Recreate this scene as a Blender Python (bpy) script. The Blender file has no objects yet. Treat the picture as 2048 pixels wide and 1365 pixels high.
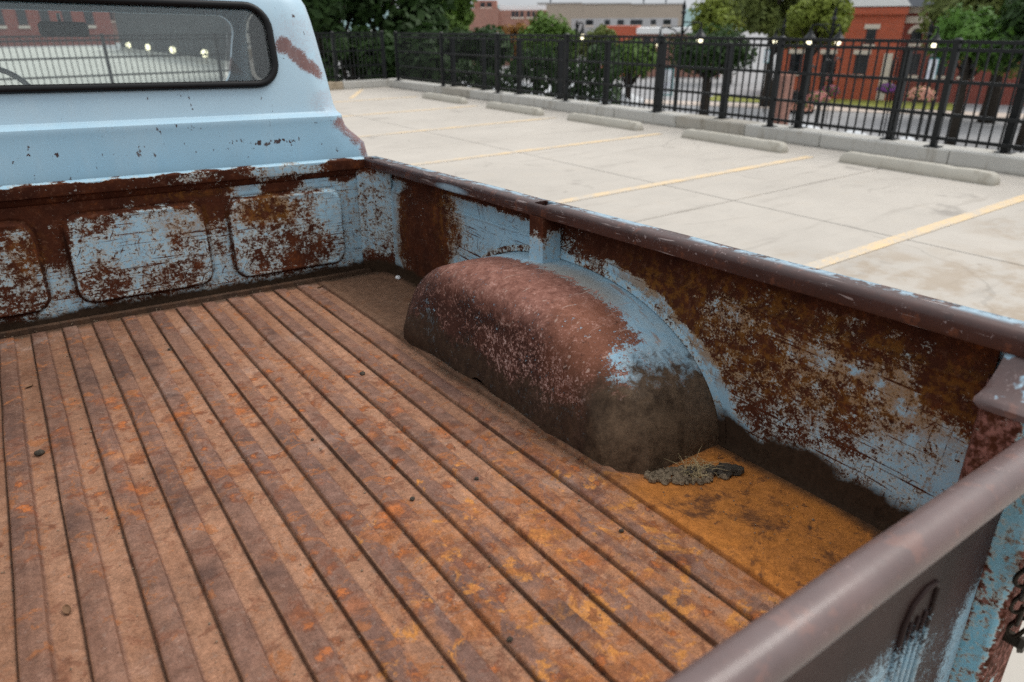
import bpy, bmesh, math, random
from mathutils import Vector, Matrix, noise as mnoise
R = math.radians
random.seed(7)
sc = bpy.context.scene
col = sc.collection

# ------------------------------------------------------------------ camera, sky, sun, exposure
CAM_H = 1.6664
YAW, PITCH, ROLL = R(35.826), R(24.436), R(-0.271)
cyw, syw, cpt, spt = math.cos(YAW), math.sin(YAW), math.cos(PITCH), math.sin(PITCH)
FWD = Vector((syw * cpt, cyw * cpt, -spt))
RGT = Vector((cyw, -syw, 0))
UPV = RGT.cross(FWD)
r0 = RGT.copy(); u0 = UPV.copy()
RGT = math.cos(ROLL) * r0 + math.sin(ROLL) * u0
UPV = -math.sin(ROLL) * r0 + math.cos(ROLL) * u0
cam_d = bpy.data.cameras.new('camera')
cam = bpy.data.objects.new('camera', cam_d)
col.objects.link(cam)
cam.matrix_world = Matrix((
    (RGT.x, UPV.x, -FWD.x, 0), (RGT.y, UPV.y, -FWD.y, 0), (RGT.z, UPV.z, -FWD.z, CAM_H), (0, 0, 0, 1)))
cam_d.sensor_width = 36.0
cam_d.lens = 24.567
cam_d.clip_start = 0.02
cam_d.clip_end = 3000
cam_d.dof.use_dof = True
cam_d.dof.focus_distance = 1.72
cam_d.dof.aperture_fstop = 3.4
sc.camera = cam

w = bpy.data.worlds.new('World'); sc.world = w; w.use_nodes = True
nt = w.node_tree; nt.nodes.clear()
CLOUD_LO, CLOUD_HI = 4.6, 10.5
SUN_EL, SUN_AZ = R(56), R(104)      # azimuth clockwise from +Y
sky = nt.nodes.new('ShaderNodeTexSky'); sky.sky_type = 'NISHITA'; sky.sun_disc = False
sky.sun_elevation = SUN_EL; sky.sun_rotation = SUN_AZ
sky.air_density = 1.4; sky.dust_density = 4.0; sky.ozone_density = 1.0
hs = nt.nodes.new('ShaderNodeHueSaturation'); hs.inputs['Saturation'].default_value = 0.35
nt.links.new(sky.outputs[0], hs.inputs['Color'])
# thin even cloud sheet: the brightness of an overcast sky rises gently from the horizon to the zenith
geo = nt.nodes.new('ShaderNodeTexCoord'); sxyz = nt.nodes.new('ShaderNodeSeparateXYZ'); nt.links.new(geo.outputs['Generated'], sxyz.inputs[0])
mr_ = nt.nodes.new('ShaderNodeMapRange'); mr_.inputs['From Min'].default_value = 0; mr_.inputs['From Max'].default_value = 1
mr_.inputs['To Min'].default_value = CLOUD_LO; mr_.inputs['To Max'].default_value = CLOUD_HI; nt.links.new(sxyz.outputs[2], mr_.inputs['Value'])
cn = nt.nodes.new('ShaderNodeTexNoise'); cn.inputs['Scale'].default_value = 2.2; cn.inputs['Detail'].default_value = 5; nt.links.new(geo.outputs['Generated'], cn.inputs['Vector'])
cm = nt.nodes.new('ShaderNodeMapRange'); cm.inputs['From Min'].default_value = .3; cm.inputs['From Max'].default_value = .7; cm.inputs['To Min'].default_value = .85; cm.inputs['To Max'].default_value = 1.15; nt.links.new(cn.outputs[0], cm.inputs['Value'])
mu = nt.nodes.new('ShaderNodeMath'); mu.operation = 'MULTIPLY'; nt.links.new(mr_.outputs[0], mu.inputs[0]); nt.links.new(cm.outputs[0], mu.inputs[1])
cc_ = nt.nodes.new('ShaderNodeVectorMath'); cc_.operation = 'SCALE'; cc_.inputs[0].default_value = (.95, 1.0, 1.05); nt.links.new(mu.outputs[0], cc_.inputs['Scale'])
mxw = nt.nodes.new('ShaderNodeMix'); mxw.data_type = 'RGBA'; mxw.inputs[0].default_value = .8
nt.links.new(hs.outputs[0], mxw.inputs[6]); nt.links.new(cc_.outputs[0], mxw.inputs[7])
bgn = nt.nodes.new('ShaderNodeBackground'); bgn.inputs['Strength'].default_value = 0.108
out = nt.nodes.new('ShaderNodeOutputWorld')
nt.links.new(mxw.outputs[2], bgn.inputs['Color']); nt.links.new(bgn.outputs[0], out.inputs['Surface'])

sun_d = bpy.data.lights.new('sun', 'SUN'); sun_d.energy = 1.45; sun_d.angle = R(30); sun_d.color = (1.0, 0.96, 0.90)
sun = bpy.data.objects.new('sun', sun_d); col.objects.link(sun)
sd = Vector((math.sin(SUN_AZ) * math.cos(SUN_EL), math.cos(SUN_AZ) * math.cos(SUN_EL), math.sin(SUN_EL)))
sun.rotation_euler = sd.to_track_quat('Z', 'Y').to_euler()
sun.location = (0, 0, 30)

vs = sc.view_settings
vs.view_transform = 'Standard'; vs.look = 'None'; vs.gamma = 1.0; vs.use_curve_mapping = False
vs.exposure = 0.50
sc.cycles.use_denoising = False
sc.cycles.use_adaptive_sampling = True; sc.cycles.adaptive_threshold = .018
sc.cycles.max_bounces = 6; sc.cycles.diffuse_bounces = 3; sc.cycles.glossy_bounces = 3
sc.cycles.transparent_max_bounces = 24; sc.cycles.transmission_bounces = 4
sc.cycles.sample_clamp_indirect = 6.0

def at(u, v, dist):
    """point in the direction of column u, row v of the 2048 px photograph at a horizontal distance"""
    f = 1397.6
    d = RGT * ((u - 1024) / f) - UPV * ((v - 682.5) / f) + FWD
    k = dist / math.hypot(d.x, d.y)
    return Vector((0, 0, CAM_H)) + d * k

# ------------------------------------------------------------------ node helper
class S:
    def __init__(s, nt, sock): s.nt = nt; s.k = sock
    def _m(s, op, o=None, rev=False, o2=None, clamp=False):
        n = s.nt.nodes.new('ShaderNodeMath'); n.operation = op; n.use_clamp = clamp
        a = [s, o, o2]
        if rev: a = [o, s, o2]
        for i, x in enumerate(a):
            if x is None: continue
            if isinstance(x, S): s.nt.links.new(x.k, n.inputs[i])
            else: n.inputs[i].default_value = float(x)
        return S(s.nt, n.outputs[0])
    def __add__(s, o): return s._m('ADD', o)
    __radd__ = __add__
    def __sub__(s, o): return s._m('SUBTRACT', o)
    def __rsub__(s, o): return s._m('SUBTRACT', o, True)
    def __mul__(s, o): return s._m('MULTIPLY', o)
    __rmul__ = __mul__
    def __truediv__(s, o): return s._m('DIVIDE', o)
    def __neg__(s): return s * -1
    def pow(s, e): return s._m('POWER', e)
    def abs(s): return s._m('ABSOLUTE')
    def frac(s): return s._m('FRACT')
    def sqrt(s): return s._m('SQRT')
    def floor(s): return s._m('FLOOR')
    def sin(s): return s._m('SINE')
    def max(s, o): return s._m('MAXIMUM', o)
    def min(s, o): return s._m('MINIMUM', o)
    def clamp(s): return s._m('ADD', 0.0, clamp=True)
    def ss(s, a, b):
        n = s.nt.nodes.new('ShaderNodeMapRange'); n.interpolation_type = 'SMOOTHSTEP'; n.clamp = True
        s.nt.links.new(s.k, n.inputs['Value'])
        n.inputs['From Min'].default_value = a; n.inputs['From Max'].default_value = b
        if a > b:
            n.inputs['From Min'].default_value = b; n.inputs['From Max'].default_value = a
            n.inputs['To Min'].default_value = 1; n.inputs['To Max'].default_value = 0
        return S(s.nt, n.outputs['Result'])

class MT:
    def __init__(m, name):
        m.mat = bpy.data.materials.new(name); m.mat.use_nodes = True
        m.nt = m.mat.node_tree; m.nt.nodes.clear()
        m.out = m.nt.nodes.new('ShaderNodeOutputMaterial')
        m.b = m.nt.nodes.new('ShaderNodeBsdfPrincipled')
        m.nt.links.new(m.b.outputs[0], m.out.inputs[0])
        tc = m.nt.nodes.new('ShaderNodeTexCoord'); m.P = tc.outputs['Object']
        sp = m.nt.nodes.new('ShaderNodeSeparateXYZ'); m.nt.links.new(m.P, sp.inputs[0])
        m.x, m.y, m.z = [S(m.nt, sp.outputs[i]) for i in range(3)]
    def val(m, v):
        n = m.nt.nodes.new('ShaderNodeValue'); n.outputs[0].default_value = v; return S(m.nt, n.outputs[0])
    def vec(m, x, y, z):
        n = m.nt.nodes.new('ShaderNodeCombineXYZ')
        for i, a in enumerate((x, y, z)):
            if isinstance(a, S): m.nt.links.new(a.k, n.inputs[i])
            else: n.inputs[i].default_value = a
        return n.outputs[0]
    def scaled(m, st=(1, 1, 1), off=(0, 0, 0), P=None):
        n = m.nt.nodes.new('ShaderNodeMapping'); n.inputs['Scale'].default_value = st; n.inputs['Location'].default_value = off
        m.nt.links.new(P or m.P, n.inputs[0]); return n.outputs[0]
    def noise(m, scale, detail=4, rough=.6, dist=0, st=None, off=None, P=None, c=1.0):
        """noise with its contrast stretched by c about 0.5"""
        n = m.nt.nodes.new('ShaderNodeTexNoise'); n.inputs['Scale'].default_value = scale
        n.inputs['Detail'].default_value = detail; n.inputs['Roughness'].default_value = rough
        n.inputs['Distortion'].default_value = dist
        src = P or m.P
        if st or off: src = m.scaled(st or (1, 1, 1), off or (0, 0, 0), src)
        m.nt.links.new(src, n.inputs['Vector'])
        s = S(m.nt, n.outputs[0])
        return s if c == 1.0 else ((s - .5) * c + .5)
    def voro(m, scale, feat='F1', st=None, off=None, P=None, rnd=1.0, outp='Distance'):
        n = m.nt.nodes.new('ShaderNodeTexVoronoi'); n.feature = feat; n.inputs['Scale'].default_value = scale
        n.inputs['Randomness'].default_value = rnd
        src = P or m.P
        if st or off: src = m.scaled(st or (1, 1, 1), off or (0, 0, 0), src)
        m.nt.links.new(src, n.inputs['Vector'])
        if outp == 'Color':
            sp = m.nt.nodes.new('ShaderNodeSeparateColor'); m.nt.links.new(n.outputs['Color'], sp.inputs[0])
            return S(m.nt, sp.outputs[0])
        return S(m.nt, n.outputs[outp])
    def warp(m, scale, amt, P=None, detail=3):
        n = m.nt.nodes.new('ShaderNodeTexNoise'); n.inputs['Scale'].default_value = scale; n.inputs['Detail'].default_value = detail
        m.nt.links.new(P or m.P, n.inputs['Vector'])
        a = m.nt.nodes.new('ShaderNodeVectorMath'); a.operation = 'SUBTRACT'; a.inputs[1].default_value = (.5, .5, .5)
        m.nt.links.new(n.outputs['Color'], a.inputs[0])
        b = m.nt.nodes.new('ShaderNodeVectorMath'); b.operation = 'SCALE'; b.inputs['Scale'].default_value = amt
        m.nt.links.new(a.outputs[0], b.inputs[0])
        c = m.nt.nodes.new('ShaderNodeVectorMath'); c.operation = 'ADD'
        m.nt.links.new(P or m.P, c.inputs[0]); m.nt.links.new(b.outputs[0], c.inputs[1])
        return c.outputs[0]
    def sep(m, P):
        sp = m.nt.nodes.new('ShaderNodeSeparateXYZ'); m.nt.links.new(P, sp.inputs[0])
        return [S(m.nt, sp.outputs[i]) for i in range(3)]
    def col(m, c):
        if not isinstance(c, tuple): return c
        n = m.nt.nodes.new('ShaderNodeRGB'); n.outputs[0].default_value = (*c, 1); return n.outputs[0]
    def mix(m, a, b, f, mode='MIX'):
        n = m.nt.nodes.new('ShaderNodeMix'); n.data_type = 'RGBA'; n.blend_type = mode
        for i, c in ((6, a), (7, b)):
            if isinstance(c, tuple): n.inputs[i].default_value = (*c, 1)
            else: m.nt.links.new(c, n.inputs[i])
        if isinstance(f, S): m.nt.links.new(f.k, n.inputs[0])
        else: n.inputs[0].default_value = f
        return n.outputs[2]
    def bright(m, c, f):
        """multiply a colour by a scalar"""
        n = m.nt.nodes.new('ShaderNodeVectorMath'); n.operation = 'SCALE'
        if isinstance(c, tuple): n.inputs[0].default_value = c
        else: m.nt.links.new(c, n.inputs[0])
        if isinstance(f, S): m.nt.links.new(f.k, n.inputs['Scale'])
        else: n.inputs['Scale'].default_value = f
        return n.outputs[0]
    def set(m, base=None, rough=None, metal=None, spec=None, bump=None, bstr=.3, bdist=.002):
        def put(nm, v):
            if v is None: return
            i = m.b.inputs[nm]
            if isinstance(v, S): m.nt.links.new(v.k, i)
            elif isinstance(v, (int, float)): i.default_value = v
            elif isinstance(v, tuple): i.default_value = (*v, 1)
            else: m.nt.links.new(v, i)
        put('Base Color', base); put('Roughness', rough); put('Metallic', metal); put('Specular IOR Level', spec)
        if bump is not None:
            n = m.nt.nodes.new('ShaderNodeBump'); n.inputs['Strength'].default_value = bstr; n.inputs['Distance'].default_value = bdist
            m.nt.links.new(bump.k, n.inputs['Height']); m.nt.links.new(n.outputs[0], m.b.inputs['Normal'])
        return m.mat

def blob(a, b, ca, cb, ra, rb, soft=.5):
    """1 inside an ellipse in the (a, b) plane, falling to 0 outside"""
    da = (a - ca) / ra; db = (b - cb) / rb; soft = max(soft, .88)
    return (da * da + db * db).ss(1 + soft, max(.05, 1 - soft))

# ------------------------------------------------------------------ palette (base colours)
BLUE = (.240, .410, .525)
RUST_D = (.030, .0095, .006)
RUST_M = (.085, .026, .012)
RUST_O = (.22, .065, .016)
OCHRE = (.27, .135, .035)
CREAM = (.50, .44, .34)
GRIME_SHADE = (.022, .014, .009)  # dirt tone, darkened further to paint in shade at the wall bases

def rust_colour(m, k=1.0, pink=0.0, off=(0, 0, 0)):
    n1 = m.noise(14, 5, .65, off=off, c=1.9).clamp()
    n2 = m.noise(90, 4, .7, off=off, c=1.8).clamp()
    c = m.mix(RUST_D, RUST_M, n1)
    c = m.mix(c, RUST_O, (n2 * n1).ss(.30, .75) * .65)
    c = m.mix(c, (.16, .075, .045), m.noise(55, 4, .75, off=(3, 7, 5), c=2.3).ss(.60, .88) * .45)
    if pink: c = m.mix(c, (.30, .135, .11), n2.ss(.35, .75) * pink)
    return m.bright(c, k) if k != 1.0 else c

def paint_rust(name, cover, scr_axis=None, dirt=None, edge=None, blue=BLUE, pk=1.0, scr=.5, speck=1.0, patch=1.0, ochre=None, pink=0.0, fine=1.0, rk=1.0, halo=1.0):
    """old blue paint over rusted steel.  cover(m, wx, wy, wz) -> expected rust share (0..1)"""
    m = MT(name)
    wP = m.warp(9, .05); wx, wy, wz = m.sep(wP)
    cv = cover(m, wx, wy, wz)
    big = m.noise(7, 3, .55, c=2.0)
    mid = m.noise(34, 4, .65, dist=.6, c=2.2)
    fin = m.noise(120 * fine, 5, .78, c=2.4)
    stx = (.55, 1, 1.3) if scr_axis == 'x' else (1, .55, 1.3)
    mid2 = m.noise(62, 4, .7, dist=.8, st=stx, off=(3, 0, 8), c=2.4)
    n = big * (.24 * patch) + mid * .24 + mid2 * .22 + fin * (.36 * speck)
    tot = .24 * patch + .46 + .36 * speck
    fld = cv + (n - .5 * tot) * 1.95
    scm = None
    if scr_axis:
        ax, ay = (m.x, m.z) if scr_axis == 'x' else (m.y, m.z)
        def scratch(ang, ln, th, lo, hi, off):
            c_, s_ = math.cos(R(ang)), math.sin(R(ang))
            u = (ax * c_ + ay * s_) * ln; v = (ay * c_ - ax * s_) * th
            return m.noise(1.0, 2, .5, P=m.warp(1.5, .35, m.vec(u, v, off)), c=2.6).ss(lo, hi)
        g1 = m.noise(6, 3, off=(7, 7, 7), c=2.2).clamp(); g2 = m.noise(9, 3, off=(1, 7, 3), c=2.2).clamp()
        tilt = 0 if scr_axis == 'x' else 3
        scm = (scratch(tilt, 5, 190, .86, .96, 1.3) * g1.ss(.25, .5)).max(scratch(tilt + 4, 9, 260, .88, .98, 4.1) * g2.ss(.3, .5))
        scm = scm.max(scratch(62, 16, 230, .92, 1.0, 7.7) * g1.ss(.5, .6)).max(scratch(-48, 18, 230, .92, 1.0, 2.2) * g2.ss(.5, .62)).max(scratch(95, 14, 260, .93, 1.02, 5.2) * g2.ss(.45, .6))
        fld = fld + scm * .62 * scr
    if edge is not None:
        eg = edge(m)
        fld = fld + eg * .32
    # pin-holes and chips
    chip = m.voro(75).ss(.26, .12) * m.noise(12, 2, off=(2, 9, 4), c=2.2).ss(.5, .8)
    fld = fld + chip * .30 * (cv.ss(.05, .3) * .8 + .2)
    rust = fld.ss(.42, .57)
    hal = fld.ss(.20, .5) * halo
    pn = m.noise(18, 4, .6, off=(5, 5, 5), c=1.6).clamp()
    paint = m.mix(tuple(c * pk for c in blue), tuple(c * pk * 1.18 for c in (.34, .46, .52)), pn * .6)
    paint = m.mix(paint, (.36, .33, .27), m.noise(60, 4, .7, off=(1, 4, 2), c=2).ss(.55, .9) * .25)
    if ochre is not None: o = ochre(m, wx, wy, wz)
    paint = m.mix(paint, CREAM if ochre is None else m.mix(CREAM, (.40, .23, .075), o * .8), hal * .75)
    if ochre is not None:
        on = m.noise(26, 4, .65, off=(8, 3, 1), c=2).clamp()
        paint = m.mix(paint, OCHRE, (o * on.ss(.25, .6)) * .8)
    drip = m.noise(1.0, 3, .6, st=(46, 46, 5), off=(2, 6, 1), P=m.warp(5, .04), c=2.4).ss(.52, .85) * fld.ss(.12, .40)
    paint = m.mix(paint, (.20, .105, .045), drip * .6)
    dots = m.voro(95, off=(4, 4, 4)).ss(.20, .12) * m.noise(7, 3, off=(6, 1, 8), c=2.2).ss(.48, .7)
    paint = m.mix(paint, (.045, .020, .018), dots * .85)
    rc = rust_colour(m, rk, pink)
    if ochre is not None:
        rc = m.mix(rc, (.21, .088, .015), (o * m.noise(40, 4, .7, off=(4, 4, 8), c=2).ss(.40, .75)) * .55)
    base = m.mix(paint, rc, rust)
    rough = rust * .32 + .46
    if dirt is not None:
        d = dirt(m, wx, wy, wz)
        d = (d * 1.15).clamp()
        dn = m.noise(55, 5, .7, off=(6, 2, 2), c=1.8).clamp()
        base = m.mix(base, m.mix(GRIME_SHADE, (.052, .032, .020), dn), d)
        rough = rough + d * .2
    if edge is not None: base = m.mix(base, (.020, .010, .008), eg.ss(.55, .95) * .75)  # dark edge line, painting in the shaded side of the stamped step
    gr = m.noise(420, 3, .8, off=(1, 1, 4), c=2.2).clamp()
    base = m.bright(base, gr * .5 + .75)
    bump = (1 - rust) * .6 + fin * .35 * rust + mid * .2
    spc = (1 - rust) * .26 + .07
    if dirt is not None: spc = spc * (1 - d * .8)
    return m.set(base, rough, spec=spc, bump=bump, bstr=.5, bdist=.0018)

# ------------------------------------------------------------------ mesh helper
class MB:
    def __init__(s): s.v = []; s.f = []
    def add(s, vs, fs):
        o = len(s.v); s.v += [tuple(a) for a in vs]; s.f += [tuple(i + o for i in f) for f in fs]; return s
    def box(s, lo, hi, M=None):
        (a, b, c), (d, e, f) = lo, hi
        vs = [Vector(p) for p in ((a, b, c), (d, b, c), (d, e, c), (a, e, c), (a, b, f), (d, b, f), (d, e, f), (a, e, f))]
        if M: vs = [M @ p for p in vs]
        return s.add(vs, [(0, 3, 2, 1), (4, 5, 6, 7), (0, 1, 5, 4), (1, 2, 6, 5), (2, 3, 7, 6), (3, 0, 4, 7)])
    def bevbox(s, lo, hi, b=.01):
        x0, y0, z0 = lo; x1, y1, z1 = hi
        pts = []
        for zz, i in ((z0, b), (z0 + b, 0), (z1 - b, 0), (z1, b)):
            pts.append([(x0 + b + i, y0 + i, zz), (x1 - b - i, y0 + i, zz), (x1 - i, y0 + b + i, zz), (x1 - i, y1 - b - i, zz),
                        (x1 - b - i, y1 - i, zz), (x0 + b + i, y1 - i, zz), (x0 + i, y1 - b - i, zz), (x0 + i, y0 + b + i, zz)])
        return s.loft(pts, True, True)
    def loft(s, rings, closed=True, caps=False):
        n = len(rings[0]); o = len(s.v)
        for r in rings: s.v += [tuple(p) for p in r]
        m = n if closed else n - 1
        for i in range(len(rings) - 1):
            for j in range(m):
                a = o + i * n + j; b = o + i * n + (j + 1) % n
                s.f.append((a, b, b + n, a + n))
        if caps:
            s.f.append(tuple(o + j for j in reversed(range(n))))
            s.f.append(tuple(o + (len(rings) - 1) * n + j for j in range(n)))
        return s
    def tube(s, pts, r, n=8, caps=True, closed=False):
        pts = [Vector(p) for p in pts]; rings = []; k = len(pts)
        rr = r if isinstance(r, (list, tuple)) else [r] * k
        up = None
        for i, p in enumerate(pts):
            if closed: t = (pts[(i + 1) % k] - pts[i - 1])
            else: t = (pts[min(i + 1, k - 1)] - pts[max(i - 1, 0)])
            t.normalize()
            if up is None:
                up = Vector((0, 0, 1)) if abs(t.z) < .9 else Vector((1, 0, 0))
            a = t.cross(up).normalized(); b = a.cross(t).normalized(); up = b
            rings.append([p + (a * math.cos(2 * math.pi * j / n) + b * math.sin(2 * math.pi * j / n)) * rr[i] for j in range(n)])
        if closed: rings.append(rings[0])
        return s.loft(rings, True, caps and not closed)
    def extrude(s, prof, axis, a, b, n=1, closed=True, caps=True, fn=None):
        """profile of (p, q) pairs swept along axis: x -> (t, p, q), y -> (p, t, q), z -> (p, q, t)"""
        rings = []
        for i in range(n + 1):
            t = a + (b - a) * i / n
            ring = []
            for p, q_ in prof:
                c = {'x': (t, p, q_), 'y': (p, t, q_), 'z': (p, q_, t)}[axis]
                ring.append(fn(c) if fn else c)
            rings.append(ring)
        return s.loft(rings, closed, caps and closed)
    def build(s, name, mat, parent=None, smooth=False, bevel=0, flip=False, weld=False):
        me = bpy.data.meshes.new(name)
        me.from_pydata(s.v, [], [tuple(reversed(f)) for f in s.f] if flip else s.f)
        bm = bmesh.new(); bm.from_mesh(me)
        if weld: bmesh.ops.remove_doubles(bm, verts=bm.verts, dist=1e-5)
        bmesh.ops.recalc_face_normals(bm, faces=bm.faces)
        bm.to_mesh(me); bm.free()
        if mat:
            me.materials.append(mat)
        o = bpy.data.objects.new(name, me); col.objects.link(o)
        if parent: o.parent = parent
        if smooth:
            for p in me.polygons: p.use_smooth = True
            if smooth != 'all':
                me.set_sharp_from_angle(angle=R(38))
        if bevel:
            bv = o.modifiers.new('bevel', 'BEVEL'); bv.width = bevel; bv.segments = 2; bv.limit_method = 'ANGLE'; bv.angle_limit = R(40)
        return o

def tag(o, label, cat, group=None, kind=None):
    if label: o['label'] = label
    if cat: o['category'] = cat
    if group: o['group'] = group
    if kind: o['kind'] = kind
    return o
def empty(name, loc=(0, 0, 0), rz=0):
    o = bpy.data.objects.new(name, None); col.objects.link(o); o.location = loc; o.rotation_euler = (0, 0, rz)
    o.empty_display_size = .2
    return o
def copy_tree(o, parent=None):
    c = o.copy(); col.objects.link(c); c.parent = parent
    for ch in list(o.children): copy_tree(ch, c)
    return c
def bake(o):
    """apply modifiers to the mesh"""
    dg = bpy.context.evaluated_depsgraph_get(); dg.update()
    me = bpy.data.meshes.new_from_object(o.evaluated_get(dg))
    o.modifiers.clear(); o.data = me
def rrect(x0, x1, z0, z1, r, n=6):
    pts = []
    for cx, cz, a in ((x1 - r, z1 - r, 0), (x0 + r, z1 - r, 90), (x0 + r, z0 + r, 180), (x1 - r, z0 + r, 270)):
        for i in range(n + 1):
            t = R(a + 90 * i / n); pts.append((cx + r * math.cos(t), cz + r * math.sin(t)))
    return pts

def simple(name, c, rough=.6, var=.25, scale=8, bump=0, metal=0, spec=.25, st=None):
    m = MT(name)
    n = m.noise(scale, 5, .65, st=st, c=1.7).clamp()
    base = m.mix(tuple(a * (1 - var) for a in c), tuple(min(1, a * (1 + var)) for a in c), n)
    return m.set(base, rough, metal=metal, spec=spec, bump=m.noise(scale * 6, 4, .7) if bump else None, bstr=bump or .1, bdist=.004)

# ================================================================== SETTING: deck, kerbs, street
def concrete(name, c, stain=.35, tyre=True):
    m = MT(name)
    a = m.noise(.55, 4, .6, c=2.0).clamp(); b = m.noise(3.2, 5, .65, c=1.9).clamp(); f = m.noise(60, 4, .7, c=1.6).clamp()
    base = m.mix(tuple(x * .80 for x in c), tuple(x * 1.08 for x in c), a * .6 + b * .4)
    base = m.mix(base, tuple(x * .80 for x in (c[0] * 1.02, c[1] * .97, c[2] * .90)), b.ss(.55, .95) * stain)
    base = m.mix(base, tuple(x * 1.1 for x in c), f.ss(.6, .95) * .25)
    if tyre:
        s = m.noise(1.0, 4, .6, st=(.9, 5.5, 1), off=(3, 3, 0), c=2.2)
        base = m.mix(base, (c[0] * .62, c[1] * .61, c[2] * .60), s.ss(.60, 1.0) * .5)
        oil = m.noise(.9, 4, .7, off=(11, 4, 0), c=2.4).ss(.78, 1.05)
        base = m.mix(base, (.20, .18, .16), oil * .6)
        crk = m.voro(.42, 'DISTANCE_TO_EDGE', P=m.warp(2.5, .25)).ss(.006, .002) * m.noise(.5, 2, off=(2, 2, 2), c=2).ss(.52, .6)
        base = m.mix(base, (.20, .18, .155), crk * .3)
        spot = m.voro(1.7).ss(.07, .03) * m.noise(2, 2, off=(4, 0, 1), c=2).ss(.5, .7)
        base = m.mix(base, (.16, .14, .12), spot * .6)
        # brown water stain by the tailgate side of the lot
        st_ = blob(m.x + (b - .5) * 2.2, m.y + (a - .5) * 2, 5.6, 1.3, 2.6, 1.1, .6)
        base = m.mix(base, (.30, .235, .17), st_ * b.ss(.30, .70) * .7)
    if not tyre:
        run = m.noise(1.0, 4, .65, st=(7, 7, 1.2), off=(2, 9, 0), c=2.3).ss(.58, .95)
        base = m.mix(base, (c[0] * .58, c[1] * .54, c[2] * .48), run * .6)
        base = m.mix(base, (c[0] * .5, c[1] * .46, c[2] * .4), m.z.ss(.05, .0) * m.noise(5, 4, .7, c=2.2).clamp() * .8)
    return m.set(base, .85, spec=.2, bump=f * .6 + b * .4, bstr=.3, bdist=.005)
CONC = (.450, .410, .360)
m_conc = concrete('concrete deck', CONC)
m_kerb = concrete('concrete kerb', (.46, .445, .41), .6, False)
m_kerb2 = concrete('tan concrete kerb', (.38, .31, .225), .7, False)
m_stop = concrete('wheel stop concrete', (.45, .42, .36), .5, False)
m_under = simple('deck joint filler', (.16, .145, .125), .9)

lot = MB().box((-16, -9, -.35), (9.762, 19.62, -.014)).build('parking_lot', m_under)
tag(lot, 'pale concrete parking deck with yellow stall lines', 'parking lot', kind='structure')
XJ = [-16, -13.58, -8.68, -3.78, 1.12, 6.02, 9.76]; YJ = [-9, -5.35, -.45, 4.45, 9.35, 14.25, 19.6]
for i in range(6):
    for j in range(6):
        g = .009
        a, b, c, d = XJ[i] + g, XJ[i + 1] - g, YJ[j] + g, YJ[j + 1] - g
        mb = MB(); k = .006
        mb.loft([[(a, c, -.013), (b, c, -.013), (b, d, -.013), (a, d, -.013)], [(a, c, -k), (b, c, -k), (b, d, -k), (a, d, -k)],
                 [(a + k, c + k, 0), (b - k, c + k, 0), (b - k, d - k, 0), (a + k, d - k, 0)]], True, True)
        mb.build('slab', m_conc, lot)

def line_mat():
    m = MT('worn yellow line paint')
    n = m.noise(2.2, 5, .7, c=2.2).clamp(); f = m.noise(38, 4, .75, c=2.2).clamp()
    worn = (n * .55 + f * .45 + (m.x * -.16 + 1.0).clamp() * .5).ss(.36, .72)
    return m.set(m.mix((.63, .47, .28), (.450, .410, .360), worn * .9), .8, spec=.25)
m_line = line_mat()
S0, SW = 5.463, 2.74
for i in range(-4, 5):
    y = S0 + SW * i
    MB().box((3.6, y - .06, .002), (8.95, y + .06, .006)).build('painted_line', m_line, lot)
d = Vector((1.3, 2.3, 0)).normalized(); nrm = Vector((-d.y, d.x, 0)) * .06
a, b = Vector((7.42, 17.0, .004)), Vector((8.75, 19.25, .004))
MB().add([a + nrm, a - nrm, b - nrm, b + nrm, a + nrm - Vector((0, 0, .003)), a - nrm - Vector((0, 0, .003)), b - nrm - Vector((0, 0, .003)), b + nrm - Vector((0, 0, .003))],
         [(0, 1, 2, 3), (7, 6, 5, 4), (0, 4, 5, 1), (1, 5, 6, 2), (2, 6, 7, 3), (3, 7, 4, 0)]).build('painted_line', m_line, lot)

# concrete kerb under the fence, cast in lengths
def kerb_run(name, label, mats, along, fixed0, fixed1, a0, a1, h, step, seed):
    rnd = random.Random(seed)
    root = empty(name, (0, 0, 0)); tag(root, label, 'kerb', kind='structure')
    t = a0
    while t < a1 - .05:
        L = min(step * rnd.uniform(.75, 1.25), a1 - t); dh = rnd.uniform(-.004, .004); df = rnd.uniform(-.004, .004)
        mb = MB(); g = .004
        if along == 'y': mb.bevbox((fixed0 + df, t + g, -.01), (fixed1, t + L - g, h + dh), .012)
        else: mb.bevbox((t + g, fixed0 + df, -.01), (t + L - g, fixed1, h + dh), .012)
        mb.build('kerb_block', rnd.choice(mats), root)
        t += L
    return root
m_kerb_d = concrete('patched kerb', (.36, .335, .29), .7, False)
kerb_run('deck_kerb', 'long pale concrete kerb carrying the black fence beside the wheel stops', [m_kerb, m_kerb, m_kerb, m_kerb_d], 'y', 9.766, 10.22, -9, 19.45, .188, 1.5, 3)
kerb_run('end_kerb', 'tan concrete kerb across the end of the deck behind the cab', [m_kerb2, m_kerb2, m_kerb], 'x', 19.62, 19.95, -16, 10.22, .20, 1.9, 4)

# deck beyond the end fence, with a low wall and lamps
mb = MB().box((-30, 19.96, -.35), (9.3, 75, -.004)); t_ = mb.build('far_deck', concrete('far deck concrete', (.68, .67, .63), .2, False))
tag(t_, 'bright concrete deck stretching on beyond the end fence', 'deck', kind='structure')
m_deckwall = simple('deck wall concrete', (.33, .31, .28), .85, .2, 2)
t_ = MB().box((9.80, -30, -4.6), (10.18, 19.40, -.36)).build('deck_wall', m_deckwall); tag(t_, 'concrete side wall of the parking deck going down to the street', 'wall', kind='structure')

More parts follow.
